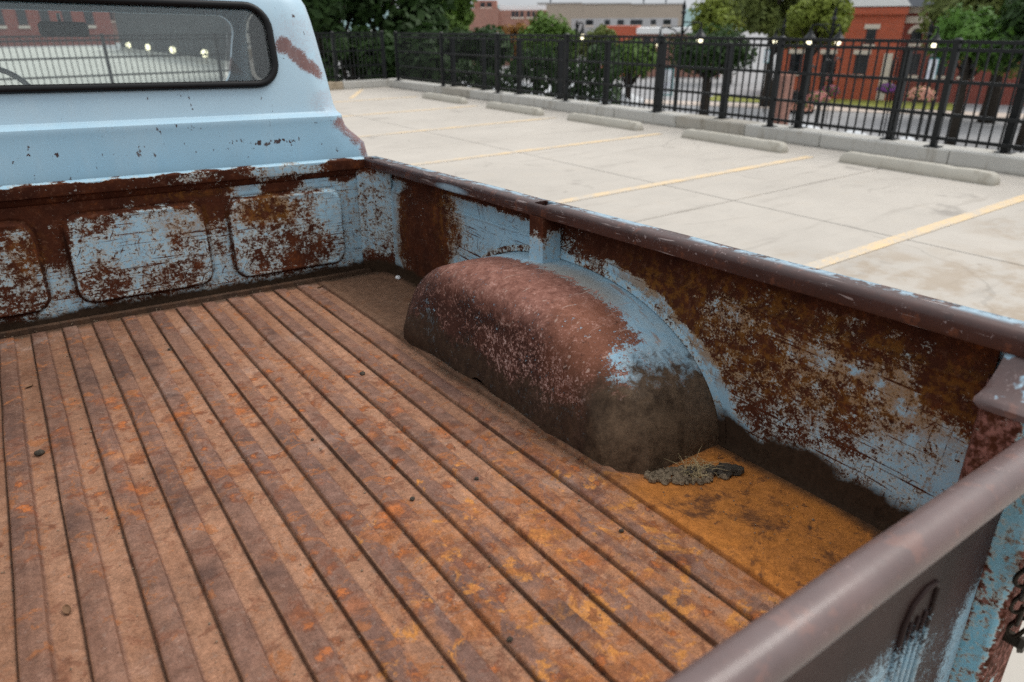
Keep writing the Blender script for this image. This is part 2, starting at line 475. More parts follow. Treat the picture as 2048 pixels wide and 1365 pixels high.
m_street = simple('asphalt', (.29, .285, .285), .9, .12, .6)
st = MB().box((-400, -400, -4.7), (900, 900, -4.5)).build('street', m_street); tag(st, 'grey street and plaza ground below the deck', 'street', kind='structure')
m_walk = simple('sidewalk', (.50, .42, .36), .9, .15, 1.5)
m_lawn = simple('lawn', (.22, .23, .05), .95, .3, 3)

# ------------------------------------------------------------------ wheel stops
def wheel_stop_mesh(seed=0):
    mb = MB(); L = .93; rnd = random.Random(seed)
    nicks = [(rnd.uniform(-.85, .85), rnd.uniform(.03, .09), rnd.uniform(.003, .010)) for _ in range(5)] + [(-.9, .05, .014), (.9, .04, .012)]
    prof = [(-.085, 0), (-.085, .040), (-.066, .118), (-.048, .134), (.048, .134), (.066, .118), (.085, .040), (.085, 0)]
    rings = []
    for t, s in [(-L, .55), (-L + .02, .86), (-L + .05, .97)] + [(-L + .07 + (2 * L - .14) * i / 44, 1) for i in range(45)] + [(L - .05, .97), (L - .02, .86), (L, .55)]:
        cut_ = sum(dp * math.exp(-((t - c_) / wd_) ** 2) for c_, wd_, dp in nicks)
        ring = []
        for p, q_ in prof:
            nz = mnoise.noise(Vector((p * 20 + seed, t * 9, q_ * 20))) * .003 if q_ > .01 else 0
            ring.append((p * (.7 + .3 * s) + nz, t, q_ * s + (nz - (cut_ * (.6 + .4 * (p < 0)) if q_ > .1 else 0))))
        rings.append(ring)
    return mb.loft(rings, True, True)
labs = ['concrete wheel stop in the stall closest to the tailgate', 'concrete wheel stop in the second stall from the tailgate end', 'concrete wheel stop in the middle stall of the row',
        'concrete wheel stop in the stall fourth from the tailgate end', 'chipped short concrete wheel stop nearest the fence corner']
for i, y in enumerate((4.09, 6.80, 9.61, 12.30, 15.12)):
    o = wheel_stop_mesh(i + 3).build('wheel_stop', m_stop, None, smooth=True)
    o.location = (8.98 + random.uniform(-.03, .03), y, .001); o.rotation_euler = (0, 0, R(random.uniform(-1.2, 1.2)))
    tag(o, labs[i], 'wheel stop', 'wheel stops along the kerb')

# ------------------------------------------------------------------ black steel fences
m_black = simple('black fence enamel', (.0030, .0042, .0050), .45, .25, 30, spec=.30)
def mesh_of(mb, name, mat):
    o = mb.build(name, mat); me = o.data; bpy.data.objects.remove(o); return me
me_pick = mesh_of(MB().box((-.0095, -.0095, .05), (.0095, .0095, 1.235)), 'picket', m_black)
def cap_post(h, w_):
    mb = MB().box((-w_, -w_, 0), (w_, w_, h))
    mb.box((-w_ - .05, -w_ - .05, 0), (w_ + .05, w_ + .05, .012))
    mb.loft([[(-w_ - .006, -w_ - .006, h - .03), (w_ + .006, -w_ - .006, h - .03), (w_ + .006, w_ + .006, h - .03), (-w_ - .006, w_ + .006, h - .03)],
             [(-w_ - .006, -w_ - .006, h + .006), (w_ + .006, -w_ - .006, h + .006), (w_ + .006, w_ + .006, h + .006), (-w_ - .006, w_ + .006, h + .006)],
             [(-w_ * .5, -w_ * .5, h + .028), (w_ * .5, -w_ * .5, h + .028), (w_ * .5, w_ * .5, h + .028), (-w_ * .5, w_ * .5, h + .028)]], True, True)
    return mb
me_post = mesh_of(cap_post(1.27, .036), 'post', m_black)
me_sup = mesh_of(cap_post(1.15, .045), 'support_post', m_black)
def child(me, name, parent, loc, rz=0):
    o = bpy.data.objects.new(name, me); col.objects.link(o); o.parent = parent; o.location = loc; o.rotation_euler = (0, 0, rz); return o
RAILS = (.11, .40, .79, 1.16, 1.25)
def fence(name, label, org, length, rz, posts, sups, gap=.1235):
    root = empty(name, org, rz); tag(root, label, 'fence')
    for z in RAILS:
        hw = .018 if z < 1.24 else .022
        MB().box((-.02, -hw, z - .020), (length, hw, z + .020)).build('rail', m_black, root)
    for p in posts: child(me_post, 'post', root, (p, 0, 0))
    for p in sups: child(me_sup, 'support_post', root, (p, .20, 0))
    n = int(length / gap)
    for i in range(n):
        p = (i + .5) * gap
        if min([abs(p - q_) for q_ in posts] + [9]) > .045: child(me_pick, 'picket', root, (p, 0, 0))
    return root
# along the kerb: local x runs towards -Y (rz = -90 deg), origin at the corner
Y0 = 19.2
fence('steel_fence', 'long black steel picket fence on the kerb beside the wheel stops', (9.885, Y0, .188), 25.0, R(-90),
      [Y0 - y for y in (19.2, 16.70, 14.21, 11.75, 9.22, 6.80, 4.33, 1.86, -.6, -3.1, -5.6)],
      [Y0 - y for y in (3.57 + 1.438 * k for k in range(-5, 10))])
fence('end_fence', 'black steel picket fence across the end of the deck behind the cab', (9.76, 19.78, .20), 24.5, R(180),
      [.0, 1.5, 3.06, 4.6, 7.1, 9.6, 12.1, 14.6, 17.1, 19.6, 22.1, 24.4], [])

# ================================================================== TOWN BEYOND THE DECK (street level -4.5)
GZ = -4.5
# hazy hill
mb = MB(); rnd = random.Random(5); rings = []
for k in range(7):
    ring = []
    for i in range(60):
        a = R(10 + 70 * i / 59); rr = 900 + k * 60
        hgt = math.sin(math.pi * k / 6) * (9 + 22 * mnoise.noise(Vector((i * .16, .3, 2))) + 14) * (1 if k < 6 else 0)
        ring.append((math.sin(a) * rr, math.cos(a) * rr, GZ - 1 + max(0, hgt)))
    rings.append(ring)
mb.loft(rings, False); o = mb.build('hills', simple('distant hill', (.15, .22, .22), 1, .1, .01), None, smooth='all'); tag(o, 'low blue green hills on the horizon', 'hills', kind='structure')

# ---- leaves
def leaf_mat(name, c, var=.45):
    m = MT(name)
    n = m.noise(.9, 3, .6, c=2).clamp(); f = m.noise(5, 2, c=2).clamp()
    base = m.mix(tuple(a * (1 - var) for a in c), tuple(a * (1 + var) for a in (c[0] * 1.15, c[1], c[2] * .8)), n * .6 + f * .4)
    m.set(base, .65, spec=.25)
    tr = m.nt.nodes.new('ShaderNodeBsdfTranslucent'); m.nt.links.new(base, tr.inputs[0])
    mx = m.nt.nodes.new('ShaderNodeMixShader'); mx.inputs[0].default_value = .3
    m.nt.links.new(m.b.outputs[0], mx.inputs[1]); m.nt.links.new(tr.outputs[0], mx.inputs[2]); m.nt.links.new(mx.outputs[0], m.out.inputs[0])
    return m.mat
m_leaf = {k: leaf_mat('leaves ' + k, c) for k, c in dict(dark=(.026, .060, .017), mid=(.080, .155, .030), light=(.165, .225, .042),
          olive=(.115, .155, .046), rusty=(.19, .10, .025), bright=(.070, .165, .028)).items()}
m_bark = simple('bark', (.035, .028, .022), .95, .4, 6, .4)
def tree(name, label, cat, base, height, rad, trunk_h, kind, seed, n=2600, leaf=.28, group=None, flat=1.0):
    rnd = random.Random(seed)
    root = empty(name, base); tag(root, label, cat, group)
    mb = MB(); tr = rad * .075 + .06
    top = height * .8
    mb.tube([(0, 0, -.05), (.03, 0, trunk_h * .5), (-.04, .05, trunk_h), (.05, 0, top)], [tr * 1.25, tr, tr * .8, tr * .2], 8)
    cz = trunk_h + (height - trunk_h) * .5; hz = (height - trunk_h) * .5
    clumps = []
    for i in range(16):
        a = rnd.uniform(0, 6.283); e = math.asin(rnd.uniform(-.75, .95)); k = rnd.uniform(.45, .82)
        c = Vector((math.cos(a) * math.cos(e) * rad * k, math.sin(a) * math.cos(e) * rad * k, cz + math.sin(e) * hz * k))
        clumps.append((c, rad * rnd.uniform(.26, .46)))
    for c, r_ in clumps[:9]:
        s = Vector((0, 0, min(c.z * .7, trunk_h * 1.1))); mid = (s + c) / 2 + Vector((0, 0, -.1 * rad))
        mb.tube([s, mid, c], [tr * .5, tr * .3, tr * .08], 5)
    mb.build('trunk', m_bark, root, smooth='all')
    lv = MB()
    for i in range(n):
        c, r_ = clumps[i % len(clumps)]
        d = Vector((rnd.gauss(0, 1), rnd.gauss(0, 1), rnd.gauss(0, 1) * .85)).normalized() * r_ * (rnd.random() ** .38)
        p = c + d
        nrm = (d.normalized() + Vector((rnd.uniform(-.8, .8), rnd.uniform(-.8, .8), rnd.uniform(-.2, 1.0)))).normalized()
        t1 = nrm.orthogonal().normalized(); t1 = Matrix.Rotation(rnd.uniform(0, 6.28), 3, nrm) @ t1; t2 = nrm.cross(t1)
        s = leaf * rnd.uniform(.6, 1.35)
        lv.add([p - t1 * s, p + t2 * s * .5 - t1 * .1 * s, p + t1 * s, p - t2 * s * .5], [(0, 1, 2, 3)])
    o = lv.build('crown', m_leaf[kind], root)
    return root
def gp(u, dist, z=GZ):
    p = at(u, 100, dist); p.z = z; return p
def zat(u, v, dist): return at(u, v, dist).z
def px(n, dist): return n / 1397.6 * dist   # metres spanned by n photo pixels at a distance

# (name, label, u, dist, v_top, v_crown_bottom, half width px, kind, n, leaf)
TREES = [
    ('low_tree', 'dark bushy tree right behind the end fence beside the cab', 700, 24.5, 40, 185, 75, 'dark', 5200, .16),
    ('low_tree', 'dark bushy tree right behind the fence corner', 825, 24, 55, 190, 80, 'dark', 5600, .16),
    ('broad_tree', 'large dark green tree beyond the end fence with a thick trunk beside the cab', 640, 26, -330, 150, 150, 'dark', 8000, .22),
    ('broad_tree', 'large dark green tree beyond the fence corner', 790, 29, -300, 165, 150, 'dark', 8500, .22),
    ('leafy_tree', 'bright green leafy tree edge beside the salmon brick building', 893, 33, -110, 150, 70, 'mid', 4800, .17),
    ('low_tree', 'dark low tree behind the fence below the salmon building', 950, 30, 66, 140, 85, 'dark', 3600, .16),
    ('shrubby_tree', 'rusty orange leaved small tree in front of the salmon brick building', 1030, 52, 40, 120, 55, 'rusty', 2200, .22),
    ('leafy_tree', 'rounded green tree in front of the tan warehouse', 1105, 46, 34, 140, 62, 'mid', 3400, .2),
    ('slim_tree', 'small yellow green tree in front of the low brick shop', 1200, 50, 46, 135, 42, 'olive', 2200, .2),
    ('low_tree', 'dark green street tree between the white tents and the tan warehouse', 1262, 38, 80, 150, 58, 'mid', 3000, .16),
    ('low_tree', 'dark green street tree behind the fence below the white roofed shop', 1420, 48, 78, 132, 85, 'dark', 3600, .18),
    ('tall_tree', 'yellow green tree standing behind the street lamps', 1462, 85, -10, 85, 75, 'light', 4400, .36),
    ('tall_tree', 'tall grey green tree left of the red brick building', 1545, 62, -90, 115, 80, 'olive', 5200, .28),
    ('leafy_tree', 'yellow green leafy tree touching the red brick building', 1625, 58, -30, 105, 58, 'light', 4200, .25),
    ('round_tree', 'deep green round tree in front of the red brick building', 1945, 46, 26, 140, 72, 'bright', 4600, .2),
    ('tall_tree', 'tall grey green tree right of the red brick building', 2010, 58, -120, 150, 130, 'olive', 7500, .28),
    ('tall_tree', 'dark tree shading the street right of the red brick building', 2100, 46, -40, 135, 100, 'dark', 5200, .22),
]
for i, (nm, lb, u, dist, vt, vb, hw, kd, n, lf) in enumerate(TREES):
    b = gp(u, dist); top = zat(u, vt, dist) - GZ; bot = zat(u, vb, dist) - GZ
    tree(nm, lb, 'tree', b, top, px(hw, dist), max(.5, bot), kd, 40 + i, n, lf)
# clipped hedge under the big trees
def hedge(name, label, p0, p1, h, wd, kind, seed, n):
    rnd = random.Random(seed); p0 = Vector(p0); p1 = Vector(p1); ax = (p1 - p0); L = ax.length; ax.normalize(); sd_ = Vector((-ax.y, ax.x, 0))
    root = empty(name, p0); tag(root, label, 'hedge')
    tr = MB()
    for i in range(int(L / 1.2)): tr.tube([ax * (i * 1.2 + .6), ax * (i * 1.2 + .6) + Vector((.1, 0, h * .8))], [.05, .02], 5)
    tr.build('stem', m_bark, root)
    lv = MB()
    for i in range(n):
        t = rnd.random() * L; hh = h * (.82 + .3 * mnoise.noise(Vector((t * .5, seed, 0))))
        p = ax * t + sd_ * rnd.uniform(-wd, wd) + Vector((0, 0, hh * (rnd.random() ** .6)))
        nrm = Vector((rnd.gauss(0, 1), rnd.gauss(0, 1), rnd.gauss(.6, 1))).normalized(); t1 = nrm.orthogonal().normalized(); t2 = nrm.cross(t1); s = rnd.uniform(.08, .2)
        lv.add([p - t1 * s, p + t2 * s * .5, p + t1 * s, p - t2 * s * .5], [(0, 1, 2, 3)])
    lv.build('foliage', m_leaf[kind], root)
hedge('hedge', 'dense dark hedge behind the end fence at the deck corner', (10.9, 25.0, GZ), (17.5, 18.0, GZ), 6.0, .8, 'dark', 3, 9000)

# ---- buildings
def brick(name, c, mortar=(.42, .36, .31), sc_=1.0):
    m = MT(name)
    n = m.nt.nodes.new('ShaderNodeTexBrick'); n.inputs['Scale'].default_value = 1.0
    n.inputs['Brick Width'].default_value = .42 * sc_; n.inputs['Row Height'].default_value = .14 * sc_; n.inputs['Mortar Size'].default_value = .012 * sc_
    n.inputs['Color1'].default_value = (*c, 1); n.inputs['Color2'].default_value = (c[0] * .75, c[1] * .8, c[2] * .85, 1); n.inputs['Mortar'].default_value = (*[a * .6 + b * .4 for a, b in zip(c, mortar)], 1)
    m.nt.links.new(m.vec(m.x + m.y, m.z, 0.0), n.inputs['Vector'])
    b = m.mix(n.outputs[0], tuple(a * .7 for a in c), m.noise(.7, 4, .6, c=2).clamp() * .35)
    return m.set(b, .85, spec=.2)
m_red = brick('red brick', (.50, .105, .050))
m_redd = brick('dark red brick', (.27, .062, .044))  # darker brick tone, used as painted shade on the set-back wing
m_salmon = brick('salmon brick', (.40, .20, .15))
m_tan = simple('tan stucco', (.40, .335, .27), .9, .06, .4)
m_stone = simple('pale stone trim', (.62, .55, .47), .8, .12, 4)
m_slate = simple('dark slate', (.028, .036, .048), .6, .3, 3)
m_white = simple('white paint', (.78, .78, .77), .6, .06, 3)
m_pane = simple('dark window pane', (.012, .015, .018), .08, .1, 2, spec=.7)
m_grey = simple('grey cladding', (.42, .42, .42), .8, .12, 1)

def frame_at(name, u, dist, z=GZ, turn=0):
    """an Empty whose local x runs right and local y away, as seen along the line of sight to it"""
    p = gp(u, dist, z); a = math.atan2(p.x, p.y)
    return empty(name, p, -a + turn)
def window(root, x, z0, wd, h, y=-.02, arch=False, surround=False, sill=False):
    """a recessed pane in a frame, standing proud of a wall at local y = 0"""
    if arch:
        prof = [(x - wd / 2, z0), (x + wd / 2, z0)] + [(x + wd / 2 * math.cos(R(a)), z0 + h - wd / 2 + wd / 2 * math.sin(R(a))) for a in range(0, 181, 20)]
        mb = MB(); mb.extrude(prof, 'y', y - .01, y + .05); o = mb.build('window', m_pane, root)
        mb = MB(); o1 = [(x + (wd / 2 + .28) * math.cos(R(a)), z0 + h - wd / 2 + (wd / 2 + .28) * math.sin(R(a))) for a in range(0, 181, 20)]
        i1 = [(x + (wd / 2) * math.cos(R(a)), z0 + h - wd / 2 + (wd / 2) * math.sin(R(a))) for a in range(0, 181, 20)]
        rings = [[(a[0], y - .06, a[1]), (b[0], y - .06, b[1]), (b[0], y + .06, b[1]), (a[0], y + .06, a[1])] for a, b in zip(o1, i1)]
        mb.loft(rings, True, True).build('arch_trim', m_stone, o)
    else:
        o = MB().box((x - wd / 2, y - .01, z0), (x + wd / 2, y + .05, z0 + h)).build('window', m_pane, root)
        fr = MB()
        for lo, hi in (((x - wd / 2 - .06, z0 - .06), (x - wd / 2 + .003, z0 + h + .06)), ((x + wd / 2 - .003, z0 - .06), (x + wd / 2 + .06, z0 + h + .06)),
                       ((x - wd / 2 + .004, z0 + h - .003), (x + wd / 2 - .004, z0 + h + .06)), ((x - wd / 2 + .004, z0 + h * .5 - .03), (x + wd / 2 - .004, z0 + h * .5 + .03))):
            fr.box((lo[0], y - .03, lo[1]), (hi[0], y + .055, hi[1]))
        fr.build('frame', m_slate, o)
        if surround: MB().box((x - wd / 2 - .28, y - .07, z0 + h + .065), (x + wd / 2 + .28, y + .06, z0 + h + .42)).build('lintel', m_stone, o)
    MB().box((x - wd / 2 - .15, y - .09, z0 - .28), (x + wd / 2 + .15, y + .06, z0 - .065)).build('sill', m_stone, o)

# red brick building, 70 m away: front wing, and a set-back wing with its shade painted as darker brick
D = 70
rb = frame_at('brick_building', 1798, D); tag(rb, 'red brick building with slate roof, white gable and arched windows', 'building')
k = D / 1397.6
Hh = lambda v, dd=D: zat(1798, v, dd) - GZ
eave = Hh(14)
MB().box((-9.5, 0, 0), (0, 9, eave)).build('wall', m_red, rb)
MB().box((.002, .9, 0), (16, 9, eave)).build('wall', m_redd, rb)
MB().box((-9.7, -.25, eave - .55), (.12, -.003, eave + .002)).build('cornice', m_red, rb)
for v in (20, 40):
    MB().box((.05, .72, Hh(v) - .25), (15.9, .897, Hh(v) + .25)).build('stone_band', m_stone, rb)
rf = MB().loft([[(-9.9, -.3, eave), (16.3, -.3, eave), (16.3, 9.3, eave), (-9.9, 9.3, eave)], [(-7, 3.4, eave + 2.6), (13.5, 3.4, eave + 2.6), (13.5, 5.6, eave + 2.6), (-7, 5.6, eave + 2.6)]], True, True).build('roof', m_slate, rb)
gx = (1755 - 1798) * k
MB().add([(gx - 2.6, -.32, eave + .05), (gx + 2.4, -.32, eave + .05), (gx + 1.2, -.32, eave + 1.5), (gx - 1.2, -.32, eave + 1.5), (gx - 2.6, 1.2, eave + .05), (gx + 2.4, 1.2, eave + .05), (gx + 1.2, 1.2, eave + 1.5), (gx - 1.2, 1.2, eave + 1.5)],
         [(0, 1, 2, 3), (4, 7, 6, 5), (0, 4, 5, 1), (1, 5, 6, 2), (2, 6, 7, 3), (3, 7, 4, 0)]).build('gable', m_white, rb)
for u in (1752, 1640):
    window(rb, (u - 1798) * k, Hh(88), .62, Hh(60) - Hh(88), -.02, surround=True)
for u in (1692, 1744, 1640):
    window(rb, (u - 1798) * k, Hh(150), .78, Hh(112) - Hh(150), -.02, surround=True)
for u in (1819, 1848, 1877, 1906):
    window(rb, (u - 1798) * k, Hh(86), .82, Hh(57) - Hh(86), .88, arch=True)
for u in (1822, 1862, 1902):
    window(rb, (u - 1798) * k, Hh(150), .9, Hh(110) - Hh(150), .88)
MB().box((-1.0, -.12, .1), (-.35, -.003, eave * .52)).build('downpipe', m_stone, rb)
la = frame_at('lawn', 1790, D - 5); tag(la, 'yellow green lawn strip in front of the red brick building', 'lawn', kind='structure')
MB().box((-14, -.6, .004), (5, 4.9, .06)).build('turf', m_lawn, la)
sw = frame_at('sidewalk', 1720, D - 9); tag(sw, 'pale pinkish sidewalk along the far side of the street', 'sidewalk', kind='structure')
MB().box((-45, -.5, .004), (18, 2.6, .05)).build('paving', m_walk, sw)

# tan warehouse
D2 = 150; k2 = D2 / 1397.6
tw = frame_at('warehouse', 1215, D2); tag(tw, 'long tan windowless warehouse with stepped roofline', 'building')
zt = lambda v, dd: at(1215, v, dd).z - GZ
MB().box((-130 * k2, 0, 0), (-48 * k2, 25, zt(7, D2))).build('wall', m_tan, tw)
MB().box((-48 * k2 + .01, 0, 0), (40 * k2, 25, zt(8.5, D2))).build('wall', m_tan, tw)
MB().box((40 * k2 + .01, 0, 0), (130 * k2, 25, zt(10, D2))).build('wall', m_tan, tw)
for x0, x1, v in ((-130, -48, 7), (-48, 40, 8.5), (40, 130, 10)):
    MB().box((x0 * k2 - .1, -.2, zt(v, D2) + .003), (x1 * k2 - .15, 25, zt(v, D2) + .22)).build('coping', m_grey, tw)
for x in (-110, 60, 100): MB().box((x * k2, 4, zt(9, D2) + .2), (x * k2 + .25, 4.25, zt(9, D2) + 1.6)).build('roof_vent', m_slate, tw)
gr = frame_at('office_block', 1245, 128); tag(gr, 'low pale grey block with dark openings in front of the tan warehouse', 'building'); kg = 128 / 1397.6
zg = lambda v: at(1245, v, 128).z - GZ
MB().box((-95 * kg, 0, 0), (95 * kg, 9, zg(37))).build('wall', m_grey, gr)
for u, w0 in ((-62, 12), (-30, 8), (-6, 10), (22, 20), (52, 8), (76, 12)): window(gr, u * kg, zg(50), w0 * kg, zg(41) - zg(50), -.02)

# salmon brick building
D3 = 120; k3 = D3 / 1397.6
sb = frame_at('brick_building', 1020, D3); tag(sb, 'salmon brick building with white roof edge and small upper windows', 'building')
z3 = lambda v: at(1020, v, D3).z - GZ
MB().box((-20 * k3, 0, 0), (66 * k3, 14, z3(21))).build('wall', m_salmon, sb)
MB().box((-80 * k3, -.6, 0), (-20 * k3 - .01, 14, z3(17))).build('wall', m_salmon, sb)
MB().box((-19 * k3, .4, z3(21) + .003), (66 * k3, 14, z3(10))).build('roof', m_white, sb)
MB().box((-66 * k3, 3, z3(17) + .003), (-24 * k3, 12, z3(0))).build('upper_storey', m_salmon, sb)
for u in (-50, -38): window(sb, u * k3, z3(13), .6, z3(5) - z3(13), 2.98)
for u in (6, 13, 22, 34, 43, 52, 59): window(sb, u * k3, z3(34), 4 * k3, z3(24) - z3(34), -.02)
# low shop with a white roof
D4 = 95; k4 = D4 / 1397.6
sh = frame_at('shop', 1320, D4); tag(sh, 'low orange brick shop with a flat white roof', 'building')
z4 = lambda v: at(1320, v, D4).z - GZ
MB().box((-105 * k4, 0, 0), (-42 * k4, 12, z4(52))).build('wall', m_red, sh)
MB().box((-42 * k4 + .01, 0, 0), (110 * k4, 12, z4(68))).build('wall', m_salmon, sh)
MB().box((-44 * k4, -.5, z4(68) + .003), (111 * k4, 12, z4(56))).build('roof', m_white, sh)
for i in range(5): window(sh, (-25 + 28 * i) * k4, z4(100), 12 * k4, z4(78) - z4(100), -.02)
# brick houses seen through the cab, and the dark wall with lamps
def block(name, label, u, dist, x0, x1, vtop, mat, z=GZ, wins=(), depth=10):
    r_ = frame_at(name, u, dist, z); tag(r_, label, 'building'); kk = dist / 1397.6
    hh = at(u, vtop, dist).z - z
    MB().box((x0 * kk, 0, 0), (x1 * kk, depth, hh)).build('wall', mat, r_)
    MB().box((x0 * kk - .2, -.25, hh + .003), (x1 * kk + .2, depth + .2, hh + .35)).build('parapet', m_stone, r_)
    for (a, v0, v1, w0) in wins:
        zz0 = at(u, v0, dist).z - z; window(r_, a * kk, zz0, w0 * kk, at(u, v1, dist).z - z - zz0, -.02)
    return r_
block('brick_building', 'long dark red brick building seen through the cab window', 150, 80, -190, 60, -40, m_redd, 0, [(-90, 50, 20, 10), (-60, 50, 20, 10), (-30, 50, 20, 10), (0, 50, 20, 10), (30, 50, 20, 10)])
block('brick_building', 'taller faded brick building behind the dark lamp wall', 300, 90, -75, 40, -60, m_salmon, 0, [(-50, 40, 10, 12), (-20, 40, 10, 12), (10, 40, 10, 12)])
m_dwall = simple('dark stained wall', (.040, .046, .050), .8, .3, .7)
lw = MB(); lw.box((9.42, 24, -.3), (9.9, 62, 2.5)); o = lw.build('lamp_wall', m_dwall); tag(o, 'dark wall beyond the end fence carrying a row of lit lamps', 'wall')
mb = MB(); mb.box((9.30, 24, -.05), (9.418, 62, .2)); o = mb.build('wall_kerb', m_kerb); tag(o, 'pale kerb along the foot of the dark lamp wall', 'kerb')
def emis(name, c, s):
    m = MT(name); m.set(c, .5); m.b.inputs['Emission Color'].default_value = (*c, 1); m.b.inputs['Emission Strength'].default_value = s; return m.mat
m_glow = emis('lit lamp glass', (1.0, .90, .62), 1.6)
def sphere(mb, c, r, n=10, k=6, sz=1.0, z0=-1, z1=1):
    rings = []
    for i in range(k + 1):
        e = math.asin(max(-1, min(1, z0 + (z1 - z0) * i / k))); rr = max(.0005, math.cos(e) * r)
        rings.append([(c[0] + rr * math.cos(6.2832 * j / n), c[1] + rr * math.sin(6.2832 * j / n), c[2] + math.sin(e) * r * sz) for j in range(n)])
    mb.loft(rings, True, True)
me_b = mesh_of(MB().box((-.06, -.03, -.19), (0, .03, .02)), 'bracket', m_black)
mm = MB(); sphere(mm, (-.12, 0, .0), .16, 12, 8, 1.15); me_g = mesh_of(mm, 'globe', m_glow)
for i, y in enumerate((58.0, 51.4, 44.6, 37.9, 31.6)):
    r_ = empty('wall_lamp', (9.418, y, .42)); tag(r_, ['small lit globe lamp at the far end of the dark wall', 'lit globe lamp second from the far end of the dark wall', 'lit globe lamp in the middle of the row on the dark wall', 'lit globe lamp second from the end fence on the dark wall', 'lit globe lamp on the dark wall closest to the end fence'][i], 'lamp', 'lamps along the dark wall')
    child(me_b, 'bracket', r_, (0, 0, 0)); child(me_g, 'globe', r_, (0, 0, 0))

# ---- street lamps with hanging lanterns
mm = MB(); sphere(mm, (0, 0, 0), .125, 12, 8, 1.15); me_globe = mesh_of(mm, 'globe', m_glow)
mm = MB(); mm.loft([[(r_ * math.cos(6.2832 * j / 10), r_ * math.sin(6.2832 * j / 10), z) for j in range(10)] for r_, z in ((.2, .12), (.26, .16), (.14, .3), (.05, .45), (.03, .62))], True, True); me_hood = mesh_of(mm, 'lantern_hood', m_black)
def street_lamp(label, u, dist, vpost, arms):
    p = gp(u, dist); h = zat(u, vpost, dist) - GZ
    a = math.atan2(p.x, p.y); r_ = empty('street_lamp', p, -a); tag(r_, label, 'street lamp', 'black street lamps with lit globes')
    mb = MB().tube([(0, 0, 0), (0, 0, .5), (0, 0, .55), (0, 0, h)], [.17, .15, .085, .06], 10)
    mb.loft([[(rr * math.cos(6.2832 * j / 8), rr * math.sin(6.2832 * j / 8), h + z) for j in range(8)] for rr, z in ((.06, -.01), (.13, .04), (.05, .16), (.09, .26), (.01, .55))], True, True)
    mb.build('post', m_black, r_, smooth=True)
    for du, v in arms:
        x = px(du, dist); zz = zat(u + du, v, dist) - GZ; za = zz + .62
        if abs(x) > .05:
            am = MB().tube([(0, 0, za - .45), (x * .35, 0, za - .02), (x * .75, 0, za + .1), (x, 0, za + .04), (x, 0, za - .03)], .035, 6)
            am.tube([(0, 0, za + .1), (x * .5, 0, za + .1), (x * .8, 0, za + .1)], .028, 6)
            am.build('arm', m_black, r_, smooth='all')
        hd = child(me_hood, 'lantern_hood', r_, (x, 0, zz)); child(me_globe, 'globe', hd, (0, 0, 0))
    return r_
street_lamp('black street lamp with one lit globe beside the round green tree', 1152, 42, 62, [(11, 74)])
street_lamp('tall black street lamp with a wide scrolled arm above the white roofed shop', 1361, 34, 28, [(-38, 90), (32, 81)])
street_lamp('slim black street lamp beside the tall grey green tree', 1562, 52, 55, [(-12, 83)])
street_lamp('tall black street lamp with scrolled arms before the yellow green tree', 1658, 38, 40, [(-33, 83), (12, 85)])
street_lamp('black street lamp before the arched windows of the red building', 1852, 36, 72, [(11, 92)])

# ---- banners on poles
def banner_mat():
    m = MT('teal and white banner')
    e = (m.z.abs()).ss(.62, .66).max((m.x.abs()).ss(.235, .25)).max((m.x * .9 + m.z * .5).ss(.5, .62))
    g = m.noise(4, 3, .6, c=2.4).ss(.45, .6)
    b = m.mix(m.mix((.70, .73, .74), (.45, .40, .55), g * .35), (.03, .30, .30), e)
    return m.set(b, .8, spec=.2)
m_ban = banner_mat()
def banner(label, u, v0, v1, dist):
    p = gp(u, dist); a = math.atan2(p.x, p.y); r_ = empty('banner_pole', p, -a); tag(r_, label, 'banner', 'teal street banners')
    z0 = zat(u, v1, dist) - GZ; z1 = zat(u, v0, dist) - GZ; hw = (z1 - z0) * .21; hh = (z1 - z0) / 2
    MB().tube([(hw + .12, 0, 0), (hw + .12, 0, z1 + .3)], .05, 8).build('pole', m_black, r_)
    MB().tube([(hw + .12, 0, z1 + .03), (-hw - .05, 0, z1 + .03)], .02, 6).build('arm', m_black, r_)
    mb = MB(); n = 8; rings = []
    for i in range(n + 1):
        z = -.7 + 1.4 * i / n; rings.append([(-.28, .03 * math.sin(i), z), (.28, -.02 * math.sin(i * 1.3), z), (.28, -.02 * math.sin(i * 1.3) + .015, z), (-.28, .03 * math.sin(i) + .015, z)])
    mb.loft(rings, True, True); o = mb.build('cloth', m_ban, r_); o.location = (0, 0, (z0 + z1) / 2); o.scale = (hw / .28, 1, hh / .7)
banner('teal and white banner hanging low between the wide arm lamp and the dark street trees', 1341, 137, 192, 33)
banner('small teal and white banner in front of the tall grey green tree', 1535, 100, 126, 58)
banner('teal and white banner beside the arched windows of the red building', 1873, 117, 163, 40)
banner('small white banner on a brown pillar left of the red building', 1562, 155, 180, 50)

